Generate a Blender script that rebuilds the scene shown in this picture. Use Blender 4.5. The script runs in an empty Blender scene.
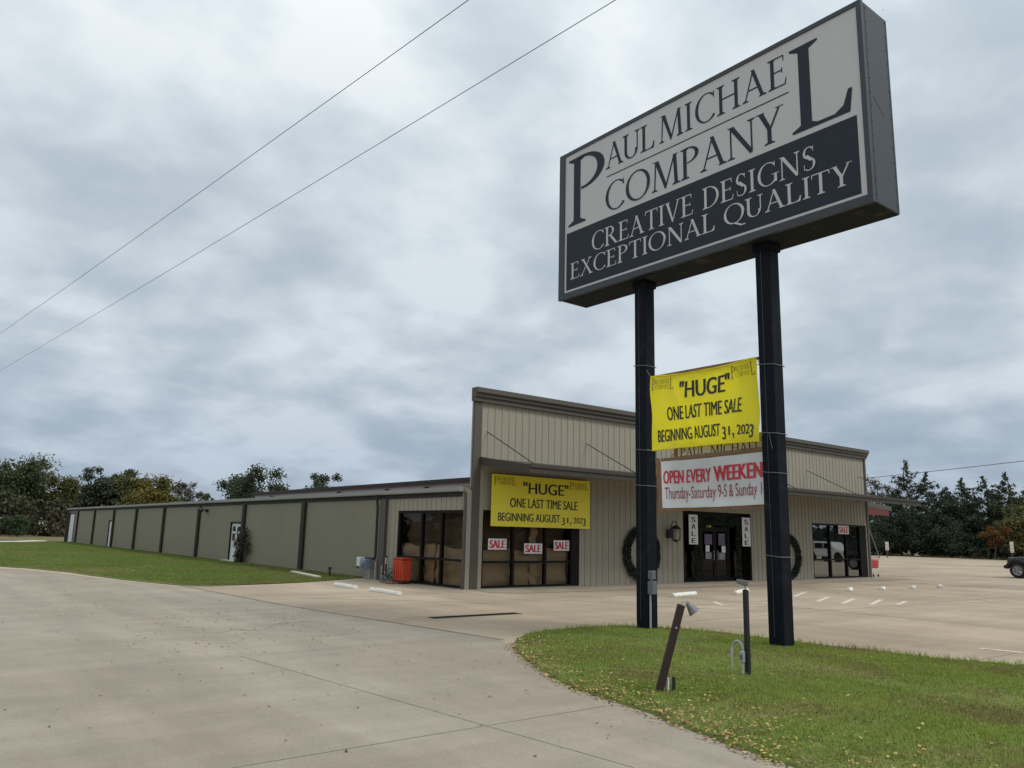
import bpy, bmesh, math, random
import numpy as np
from mathutils import Vector, Matrix
R = math.radians
sc = bpy.context.scene
col = sc.collection

# ------------------------------------------------------------------ camera
cam_d = bpy.data.cameras.new('camera')
cam = bpy.data.objects.new('camera', cam_d); col.objects.link(cam)
cam_d.sensor_width = 36.0
cam_d.lens = 36.0 * 787.545 / 1024
cam_d.clip_start = 0.1; cam_d.clip_end = 5000
r_, u_, f_ = (Vector((0.78208396, -0.62273838, 0.02327223)), Vector((-0.1343297, -0.13199976, 0.98210569)), Vector((0.60852298, 0.77121526, 0.18688716)))
m = Matrix.Identity(4)
for i in range(3):
    m[i][0] = r_[i]; m[i][1] = u_[i]; m[i][2] = -f_[i]
m[2][3] = 1.8
cam.matrix_world = m
sc.camera = cam

# ------------------------------------------------------------------ sky, sun, exposure
SUN_EL, SUN_AZ = R(50), R(150)          # azimuth measured clockwise from +Y
world = bpy.data.worlds.new('World'); sc.world = world
world.use_nodes = True
wn, wl = world.node_tree.nodes, world.node_tree.links
wn.clear()
w_out = wn.new('ShaderNodeOutputWorld'); w_bg = wn.new('ShaderNodeBackground')
w_bg.inputs['Strength'].default_value = 0.1
wl.new(w_bg.outputs[0], w_out.inputs[0])
sky = wn.new('ShaderNodeTexSky'); sky.sky_type = 'NISHITA'; sky.sun_disc = False
sky.sun_elevation = SUN_EL; sky.sun_rotation = SUN_AZ
tc = wn.new('ShaderNodeTexCoord')
sep = wn.new('ShaderNodeSeparateXYZ'); wl.new(tc.outputs['Generated'], sep.inputs[0])
def wmath(op, a, b=None, clamp=False):
    n = wn.new('ShaderNodeMath'); n.operation = op; n.use_clamp = clamp
    for i, v in enumerate((a, b)):
        if v is None: continue
        if isinstance(v, (int, float)): n.inputs[i].default_value = v
        else: wl.new(v, n.inputs[i])
    return n.outputs[0]
def wramp(fac, stops):
    n = wn.new('ShaderNodeValToRGB'); e = n.color_ramp.elements
    while len(e) < len(stops): e.new(0.5)
    for q, (p, c) in zip(e, stops):
        q.position = p; q.color = (*c, 1)
    wl.new(fac, n.inputs[0]); return n.outputs[0]
zc = wmath('MAXIMUM', sep.outputs['Z'], 0.0)
den = wmath('ADD', zc, 0.30)
comb = wn.new('ShaderNodeCombineXYZ')
wl.new(wmath('DIVIDE', sep.outputs['X'], den), comb.inputs[0])
wl.new(wmath('DIVIDE', sep.outputs['Y'], den), comb.inputs[1])
comb.inputs[2].default_value = 5.2
def wnoise(scale, detail, rough, dist):
    n = wn.new('ShaderNodeTexNoise'); n.inputs['Scale'].default_value = scale
    n.inputs['Detail'].default_value = detail; n.inputs['Roughness'].default_value = rough
    n.inputs['Distortion'].default_value = dist
    wl.new(comb.outputs[0], n.inputs['Vector']); return n.outputs['Fac']
big = wnoise(1.9, 3, 0.5, 0.1)
mid = wnoise(3.4, 10, 0.54, 0.1)
puff = wmath('SUBTRACT', 1.0, wmath('MULTIPLY', wmath('ABSOLUTE', wmath('SUBTRACT', wnoise(2.3, 6, 0.5, 0.15), 0.5)), 3.2))
cl = wmath('ADD', wmath('MULTIPLY', big, 0.40), wmath('ADD', wmath('MULTIPLY', mid, 0.44), wmath('MULTIPLY', puff, 0.13)))
cloud = wramp(cl, [(0.40, (4.5, 5.35, 6.1)), (0.465, (5.1, 5.9, 6.6)), (0.505, (5.7, 6.5, 7.15)), (0.545, (6.4, 7.15, 7.75)), (0.60, (7.4, 8.1, 8.6))])
low = wn.new('ShaderNodeMix'); low.data_type = 'RGBA'; low.blend_type = 'MULTIPLY'; low.inputs[0].default_value = 1.0
elev = wramp(zc, [(0.0, (0.66, 0.70, 0.79)), (0.07, (0.69, 0.73, 0.81)), (0.20, (0.93, 0.94, 0.95)), (0.45, (1.05, 1.04, 1.03)), (0.75, (1.65, 1.57, 1.48)), (1.0, (1.9, 1.78, 1.65))])
wl.new(cloud, low.inputs[6]); wl.new(elev, low.inputs[7])
mixs = wn.new('ShaderNodeMix'); mixs.data_type = 'RGBA'; mixs.inputs[0].default_value = 0.93
wl.new(sky.outputs[0], mixs.inputs[6]); wl.new(low.outputs[2], mixs.inputs[7])
wl.new(mixs.outputs[2], w_bg.inputs['Color'])

sun_d = bpy.data.lights.new('sun', 'SUN'); sun_d.energy = 1.75; sun_d.angle = R(14); sun_d.color = (1.0, 0.95, 0.88)
sun = bpy.data.objects.new('sun', sun_d); col.objects.link(sun)
sd = Vector((math.sin(SUN_AZ) * math.cos(SUN_EL), math.cos(SUN_AZ) * math.cos(SUN_EL), math.sin(SUN_EL)))
sun.rotation_euler = (-sd).to_track_quat('-Z', 'Y').to_euler()
sc.view_settings.view_transform = 'Standard'; sc.view_settings.look = 'None'
sc.view_settings.exposure = 0.0; sc.view_settings.gamma = 1.0; sc.view_settings.use_curve_mapping = False

# ------------------------------------------------------------------ helpers
rng = np.random.default_rng(7); random.seed(7)
MATS = {}
def pm(name, base, rough=0.7, var=0.12, scale=3.0, fine=40.0, fvar=0.06, bump=0.0, metallic=0.0, tint=None, island=0.0, trans=0.0, spec=0.5, streak=0.0, coat=0.0):
    """procedural surface: base colour broken up by a large and a fine noise, optional vertical streaks and bump"""
    if name in MATS: return MATS[name]
    mt = bpy.data.materials.new(name); mt.use_nodes = True; nt = mt.node_tree; n, l = nt.nodes, nt.links
    b = n['Principled BSDF']; b.inputs['Roughness'].default_value = rough; b.inputs['Metallic'].default_value = metallic
    b.inputs['Specular IOR Level'].default_value = spec; b.inputs['Coat Weight'].default_value = coat
    t = n.new('ShaderNodeTexCoord')
    def noise(s, vec=None, d=5):
        q = n.new('ShaderNodeTexNoise'); q.inputs['Scale'].default_value = s; q.inputs['Detail'].default_value = d; q.inputs['Roughness'].default_value = 0.6
        l.new(vec or t.outputs['Object'], q.inputs['Vector']); return q.outputs['Fac']
    def ma(op, a, bb):
        q = n.new('ShaderNodeMath'); q.operation = op
        for i, v in enumerate((a, bb)):
            if isinstance(v, (int, float)): q.inputs[i].default_value = v
            else: l.new(v, q.inputs[i])
        return q.outputs[0]
    big, fin = noise(scale), noise(fine, d=3)
    k = ma('ADD', ma('MULTIPLY', ma('SUBTRACT', big, 0.5), 2 * var * 1.6), ma('MULTIPLY', ma('SUBTRACT', fin, 0.5), 2 * fvar * 1.6))
    if streak:
        mp = n.new('ShaderNodeMapping'); mp.inputs['Scale'].default_value = (6, 6, 0.35); l.new(t.outputs['Object'], mp.inputs[0])
        k = ma('ADD', k, ma('MULTIPLY', ma('SUBTRACT', noise(1.0, mp.outputs[0]), 0.5), 2 * streak))
    if island:
        g = n.new('ShaderNodeNewGeometry')
        k = ma('ADD', k, ma('MULTIPLY', ma('SUBTRACT', g.outputs['Random Per Island'], 0.5), 2 * island))
    k = ma('ADD', k, 1.0)
    v = n.new('ShaderNodeVectorMath'); v.operation = 'SCALE'; v.inputs[0].default_value = base; l.new(k, v.inputs['Scale'])
    c = v.outputs[0]
    if tint:                                             # second colour in patches
        mx = n.new('ShaderNodeMix'); mx.data_type = 'RGBA'
        rp = n.new('ShaderNodeValToRGB'); rp.color_ramp.elements[0].position = tint[2]; rp.color_ramp.elements[1].position = tint[3]
        l.new(noise(tint[1]), rp.inputs[0]); l.new(rp.outputs[0], mx.inputs[0]); l.new(c, mx.inputs[6])
        v2 = n.new('ShaderNodeVectorMath'); v2.operation = 'SCALE'; v2.inputs[0].default_value = tint[0]; l.new(k, v2.inputs['Scale'])
        l.new(v2.outputs[0], mx.inputs[7]); c = mx.outputs[2]
    l.new(c, b.inputs['Base Color'])
    if bump:
        bp = n.new('ShaderNodeBump'); bp.inputs['Strength'].default_value = bump; bp.inputs['Distance'].default_value = 0.02
        l.new(fin, bp.inputs['Height']); l.new(bp.outputs[0], b.inputs['Normal'])
    if trans:
        tr = n.new('ShaderNodeBsdfTranslucent'); l.new(c, tr.inputs[0]); ms = n.new('ShaderNodeMixShader'); ms.inputs[0].default_value = trans
        l.new(b.outputs[0], ms.inputs[1]); l.new(tr.outputs[0], ms.inputs[2]); l.new(ms.outputs[0], n['Material Output'].inputs[0])
    MATS[name] = mt; return mt
def glass_mat(name, tint, refl):
    mt = bpy.data.materials.new(name); mt.use_nodes = True; nt = mt.node_tree; n, l = nt.nodes, nt.links
    n.remove(n['Principled BSDF'])
    tr = n.new('ShaderNodeBsdfTransparent'); tr.inputs[0].default_value = (*tint, 1)
    gl = n.new('ShaderNodeBsdfGlossy'); gl.inputs['Roughness'].default_value = 0.015; gl.inputs[0].default_value = (1, 1, 1, 1)
    fr = n.new('ShaderNodeFresnel'); fr.inputs[0].default_value = refl
    ms = n.new('ShaderNodeMixShader'); l.new(fr.outputs[0], ms.inputs[0]); l.new(tr.outputs[0], ms.inputs[1]); l.new(gl.outputs[0], ms.inputs[2])
    l.new(ms.outputs[0], n['Material Output'].inputs[0]); return mt

def wpos(o):
    p = Vector((0, 0, 0))
    while o is not None: p = p + o.location; o = o.parent
    return p
def tag(o, label=None, cat=None, group=None, kind=None):
    if label: o['label'] = label
    if cat: o['category'] = cat
    if group: o['group'] = group
    if kind: o['kind'] = kind
    return o
def empty(name, loc, label=None, cat=None, group=None, rz=0.0):
    o = bpy.data.objects.new(name, None); col.objects.link(o); o.location = loc; o.rotation_euler = (0, 0, rz); o.empty_display_size = 0.3
    return tag(o, label, cat, group)
class MB:
    """collects polygons and links them as ONE mesh object"""
    def __init__(s): s.v = []; s.f = []
    def poly(s, pts):
        k = len(s.v); s.v += [tuple(p) for p in pts]; s.f.append(tuple(range(k, k + len(pts)))); return s
    def box(s, x0, x1, y0, y1, z0, z1):
        return s.prism([(x0, y0), (x1, y0), (x1, y1), (x0, y1)], z0, z1)
    def prism(s, pts, z0, z1):
        k, n = len(s.v), len(pts)
        s.v += [(x, y, z0) for x, y in pts] + [(x, y, z1) for x, y in pts]
        s.f.append(tuple(range(k + n - 1, k - 1, -1))); s.f.append(tuple(range(k + n, k + 2 * n)))
        for i in range(n):
            j = (i + 1) % n; s.f.append((k + i, k + j, k + n + j, k + n + i))
        return s
    def ext(s, prof, a0, a1, fn):                      # profile (p,q) swept from a0 to a1; fn(a,p,q) -> xyz
        k, n = len(s.v), len(prof)
        s.v += [fn(a0, p, q) for p, q in prof] + [fn(a1, p, q) for p, q in prof]
        s.f.append(tuple(range(k + n - 1, k - 1, -1))); s.f.append(tuple(range(k + n, k + 2 * n)))
        for i in range(n):
            j = (i + 1) % n; s.f.append((k + i, k + j, k + n + j, k + n + i))
        return s
    def tube(s, pts, rad, n=8, cap=True):
        pts = [Vector(p) for p in pts]; k0 = len(s.v)
        if not isinstance(rad, (list, tuple)): rad = [rad] * len(pts)
        ref = Vector((0, 0, 1))
        if abs((pts[-1] - pts[0]).normalized().z) > 0.9: ref = Vector((1, 0, 0))
        for i, p in enumerate(pts):
            d = (pts[min(i + 1, len(pts) - 1)] - pts[max(i - 1, 0)]).normalized()
            a = d.cross(ref).normalized(); b = d.cross(a)
            for j in range(n):
                t = 2 * math.pi * j / n; q = p + (a * math.cos(t) + b * math.sin(t)) * rad[i]; s.v.append(tuple(q))
        for i in range(len(pts) - 1):
            for j in range(n):
                a = k0 + i * n + j; b = k0 + i * n + (j + 1) % n; s.f.append((a, b, b + n, a + n))
        if cap:
            s.f.append(tuple(k0 + j for j in range(n - 1, -1, -1))); e = k0 + (len(pts) - 1) * n; s.f.append(tuple(e + j for j in range(n)))
        return s
    def lathe(s, prof, c, ax, n=20):                   # prof: (radius, along) about axis ax through c
        c = Vector(c); ax = Vector(ax).normalized(); a = ax.orthogonal().normalized(); b = ax.cross(a); k0 = len(s.v)
        for (r, h) in prof:
            for j in range(n):
                t = 2 * math.pi * j / n; s.v.append(tuple(c + ax * h + (a * math.cos(t) + b * math.sin(t)) * r))
        for i in range(len(prof) - 1):
            for j in range(n):
                q = k0 + i * n + j; w = k0 + i * n + (j + 1) % n; s.f.append((q, w, w + n, q + n))
        return s
    def sheet(s, fn, nu, nv):
        k = len(s.v)
        for i in range(nu + 1):
            for j in range(nv + 1): s.v.append(tuple(fn(i / nu, j / nv)))
        for i in range(nu):
            for j in range(nv):
                a = k + i * (nv + 1) + j; s.f.append((a, a + nv + 1, a + nv + 2, a + 1))
        return s
    def build(s, name, mat, parent=None, smooth=False, bevel=0.0, local=False, kind=None, segs=1, keep=False):
        me = bpy.data.meshes.new(name)
        off = Vector((0, 0, 0)) if (local or parent is None) else wpos(parent)
        me.from_pydata([(x - off.x, y - off.y, z - off.z) for x, y, z in s.v], [], s.f)
        if bevel or smooth or True:
            bm = bmesh.new(); bm.from_mesh(me)
            if bevel:
                bmesh.ops.remove_doubles(bm, verts=bm.verts, dist=1e-5)
                bmesh.ops.bevel(bm, geom=[e for e in bm.edges if len(e.link_faces) == 2 and e.calc_face_angle(0) > 0.5], offset=bevel, segments=segs, affect='EDGES', clamp_overlap=True)
            if not keep: bmesh.ops.recalc_face_normals(bm, faces=bm.faces)
            bm.to_mesh(me); bm.free()
        if smooth:
            for p in me.polygons: p.use_smooth = True
        me.materials.append(mat)
        o = bpy.data.objects.new(name, me); col.objects.link(o); o.parent = parent
        if kind: o['kind'] = kind
        return o
def raw_mesh(name, verts, faces_n, mat, parent=None, kind=None):
    """verts (N*k,3) array of loose k-gons"""
    me = bpy.data.meshes.new(name); nv = len(verts); k = faces_n; nf = nv // k
    me.vertices.add(nv); me.vertices.foreach_set('co', np.asarray(verts, np.float32).ravel())
    me.loops.add(nv); me.loops.foreach_set('vertex_index', np.arange(nv, dtype=np.int32))
    me.polygons.add(nf); me.polygons.foreach_set('loop_start', np.arange(0, nv, k, dtype=np.int32))
    me.update(calc_edges=True); me.validate()
    me.materials.append(mat)
    o = bpy.data.objects.new(name, me); col.objects.link(o); o.parent = parent
    if kind: o['kind'] = kind
    return o
def dup(root, loc, rz=0.0, scale=None, label=None, group=None, mats=None):
    r = root.copy(); col.objects.link(r); r.location = loc; r.rotation_euler = (0, 0, rz)
    if scale: r.scale = scale
    if label: r['label'] = label
    if group: r['group'] = group
    for ch in list(root.children):
        c = ch.copy(); col.objects.link(c); c.parent = r
        for g in list(ch.children):
            d = g.copy(); col.objects.link(d); d.parent = c
    return r

# ---- lettering -----------------------------------------------------
def sans(txt, org, uax, vax, u0, u1, v0, v1, mat, name, parent, bold=0.0, shear=0.0, lift=None):
    """built-in sans letters fitted into the rectangle u0..u1 x v0..v1 of a plane"""
    cu = bpy.data.curves.new(name, 'FONT'); cu.body = txt; cu.resolution_u = 4; cu.shear = shear
    o = bpy.data.objects.new(name, cu); col.objects.link(o)
    dg = bpy.context.evaluated_depsgraph_get()
    me = bpy.data.meshes.new_from_object(o.evaluated_get(dg)); bpy.data.objects.remove(o); bpy.data.curves.remove(cu)
    xs = [v.co.x for v in me.vertices]; ys = [v.co.y for v in me.vertices]
    x0, x1, y0, y1 = min(xs), max(xs), min(ys), max(ys)
    org, uax, vax = Vector(org), Vector(uax), Vector(vax); off = wpos(parent) if parent else Vector((0, 0, 0))
    for v in me.vertices:
        u = u0 + (v.co.x - x0) / (x1 - x0) * (u1 - u0); w = v0 + (v.co.y - y0) / (y1 - y0) * (v1 - v0)
        p = org + uax * u + vax * w
        if lift: p = p + lift(u, w)
        v.co = p - off
    if bold:                                             # heavier strokes: shifted copies, each a hair further out
        vs = [v.co.copy() for v in me.vertices]; fs = [tuple(p.vertices) for p in me.polygons]; nax = vax.cross(uax) * -1
        bpy.data.meshes.remove(me); me = bpy.data.meshes.new(name); av, af = [], []
        for k, sh in enumerate((-1, -.5, 0, .5, 1)):
            o_ = uax * (sh * bold * (v1 - v0)) + nax * (.0004 * k); q = len(av); av += [tuple(v + o_) for v in vs]; af += [tuple(i + q for i in f) for f in fs]
        me.from_pydata(av, [], af)
    me.materials.clear(); me.materials.append(mat)
    ob = bpy.data.objects.new(name, me); col.objects.link(ob); ob.parent = parent; return ob
TK, TN, SF = 0.116, 0.047, 0.036
def glyph(ch):
    P = []
    def q(*p): P.append(list(p))
    def rect(x0, x1, y0, y1): q((x0, y0), (x1, y0), (x1, y1), (x0, y1))
    def diag(x0, y0, x1, y1, w): q((x0 - w / 2, y0), (x0 + w / 2, y0), (x1 + w / 2, y1), (x1 - w / 2, y1))
    def serif(x, y, w, l=0.09, r=0.09):
        if y == 0: q((x - w / 2 - l, 0), (x + w / 2 + r, 0), (x + w / 2 + r, SF * .7), (x + w / 2, SF * 2), (x - w / 2, SF * 2), (x - w / 2 - l, SF * .7))
        else: q((x - w / 2 - l, 1), (x - w / 2 - l, 1 - SF * .7), (x - w / 2, 1 - SF * 2), (x + w / 2, 1 - SF * 2), (x + w / 2 + r, 1 - SF * .7), (x + w / 2 + r, 1))
    def stem(x, w=TK, top=True, bot=True, l=.09, r=.09):
        rect(x - w / 2, x + w / 2, 0, 1)
        if top: serif(x, 1, w, l, r)
        if bot: serif(x, 0, w, l, r)
    def arc(cx, cy, rx, ry, a0, a1, thick=TK, thin=TN, tilt=0.25, n=22):
        out, inn = [], []
        for i in range(n + 1):
            a = R(a0 + (a1 - a0) * i / n); t = thin + (thick - thin) * abs(math.cos(a - tilt)) ** 1.6
            out.append((cx + rx * math.cos(a), cy + ry * math.sin(a))); inn.append((cx + (rx - t) * math.cos(a), cy + (ry - t * .8) * math.sin(a)))
        for i in range(n): q(out[i], out[i + 1], inn[i + 1], inn[i])
    w = .7
    if ch == 'A':
        diag(.10, 0, .40, .985, TN); diag(.70, 0, .385, 1, TK); rect(.20, .56, .33, .33 + TN); serif(.10, 0, TN, .08, .10); serif(.70, 0, TK, .06, .08); w = .84
    elif ch == 'U':
        rect(.12 - TK / 2, .12 + TK / 2, .32, 1); serif(.12, 1, TK); rect(.64 - TN / 2, .64 + TN / 2, .32, 1); serif(.64, 1, TN); arc((.12 - TK / 2 + .64 + TN / 2) / 2, .325, (.52 + TK / 2 + TN / 2) / 2, .335, 180, 360, TK, TN, .3); w = .80
    elif ch == 'L':
        stem(.15); rect(.15, .56, 0, TN * .9); q((.44, 0), (.58, 0), (.61, .26), (.57, .26), (.52, .10), (.44, TN)); w = .64
    elif ch == 'M':
        diag(.12, 0, .17, 1, TN); serif(.12, 0, TN, .08, .08); q((.06, 1), (.06, .975), (.26, .975), (.26, 1)); q((.13, 1), (.27, 1), (.55, .12), (.49, -.02)); diag(.505, -.02, .83, 1, TN * 1.1); diag(.89, 0, .84, 1, TK); serif(.89, 0, TK, .08, .08); q((.80, .975), (.95, .975), (.95, 1), (.80, 1)); w = 1.03
    elif ch == 'I': stem(.16); w = .32
    elif ch == 'C':
        arc(.50, .5, .44, .52, 48, 318, TK, TN, .0); q((.77, .98), (.80, .98), (.80, .74), (.765, .80)); w = .84
    elif ch == 'H':
        stem(.15); stem(.71); rect(.15, .71, .49, .49 + TN); w = .87
    elif ch == 'E':
        stem(.15); rect(.15, .53, 1 - TN * .9, 1); rect(.15, .48, .50, .50 + TN * .9); rect(.15, .56, 0, TN * .9); q((.49, 1), (.53, 1), (.54, .80), (.515, .80)); q((.53, 0), (.57, 0), (.61, .22), (.58, .22)); q((.45, .60), (.48, .60), (.48, .43), (.45, .43)); w = .64
    elif ch == 'O': arc(.50, .5, .46, .52, 0, 360, TK, TN, .3, 40); w = 1.0
    elif ch == 'Q':
        arc(.50, .5, .46, .52, 0, 360, TK, TN, .3, 40); q((.44, .02), (.56, .04), (.86, -.16), (1.02, -.17), (1.0, -.22), (.80, -.22)); w = 1.0
    elif ch == 'N':
        diag(.13, 0, .13, 1, TN); serif(.13, 0, TN); q((.02, 1), (.22, 1), (.74, .10), (.74, -.02), (.68, -.02), (.10, .95)); diag(.74, 0, .74, 1, TN); serif(.74, 1, TN); w = .88
    elif ch == 'Y':
        diag(.36, .0, .36, .46, TK); serif(.36, 0, TK); q((.06, 1), (.20, 1), (.42, .46), (.30, .46)); q((.62, 1), (.68, 1), (.42, .44), (.36, .44)); q((0, 1), (.24, 1), (.24, .972), (0, .972)); q((.55, 1), (.76, 1), (.76, .972), (.55, .972)); w = .76
    elif ch == 'P':
        stem(.16); arc(.26, .745, .36, .255, -95, 95, TK, TN, .0); rect(.16, .27, 1 - TN * .8, 1); w = .66
    elif ch == 'R':
        stem(.15); arc(.26, .75, .32, .25, -90, 90, TK, TN, .0); rect(.15, .27, 1 - TN * .8, 1); rect(.15, .28, .5, .5 + TN * .8); q((.28, .52), (.42, .52), (.80, .0), (.66, .0)); q((.64, 0), (.88, 0), (.88, .03), (.64, .03)); w = .82
    elif ch == 'T':
        stem(.37, top=False); rect(.04, .70, 1 - TN, 1); q((.04, 1), (.08, 1), (.05, .80), (.02, .80)); q((.70, 1), (.66, 1), (.69, .80), (.72, .80)); w = .74
    elif ch == 'V':
        q((.06, 1), (.20, 1), (.44, .06), (.38, -.02)); q((.68, 1), (.74, 1), (.43, .0), (.38, -.02)); q((0, 1), (.26, 1), (.26, .972), (0, .972)); q((.60, 1), (.82, 1), (.82, .972), (.60, .972)); w = .82
    elif ch == 'D':
        stem(.15); arc(.28, .5, .52, .5, -90, 90, TK, TN, .0); rect(.15, .29, 1 - TN, 1); rect(.15, .29, 0, TN); w = .84
    elif ch == 'S':
        arc(.29, .745, .22, .265, 40, 250, TK * .8, TN, .0); arc(.29, .255, .25, .265, -130, 90, TK * .8, TN, .0); q((.12, .62), (.26, .66), (.46, .44), (.36, .36)); q((.46, .98), (.48, .98), (.48, .76), (.455, .76)); q((.11, .05), (.135, .05), (.135, .27), (.11, .27)); w = .58
    elif ch == 'G':
        arc(.50, .5, .44, .52, 48, 325, TK, TN, .0); q((.77, .98), (.80, .98), (.80, .74), (.765, .80)); rect(.76, .76 + TK, .08, .42); q((.66, .42), (.97, .42), (.97, .45), (.66, .45)); w = .92
    elif ch == 'X':
        diag(.70, 0, .18, 1, TK); diag(.10, 0, .64, 1, TN); serif(.10, 0, TN, .08, .08); serif(.70, 0, TK, .07, .07); serif(.18, 1, TK, .07, .07); serif(.64, 1, TN, .08, .08); w = .80
    elif ch == ' ': w = .42
    return P, w
def serif_text(mb, txt, org, uax, vax, nax, u0, u1, v0, v1, track=0.02):
    """own roman capitals; every stroke lies a hair above the one before so no two overlap in one plane"""
    org, uax, vax, nax = Vector(org), Vector(uax), Vector(vax), Vector(nax)
    gl = [glyph(c) for c in txt]; tot = sum(g[1] for g in gl) + track * (len(gl) - 1); x = 0
    lo = min([p[0] for p in sum(gl[0][0], [])]); hi = tot - gl[-1][1] + max(p[0] for p in sum(gl[-1][0], [])); s = (u1 - u0) / (hi - lo)
    for P, w in gl:
        for k, poly in enumerate(P):
            mb.poly([org + uax * (u0 + (x + a - lo) * s) + vax * (v0 + b * (v1 - v0)) + nax * (k * 0.0003) for a, b in poly])
        x += w + track

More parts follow.
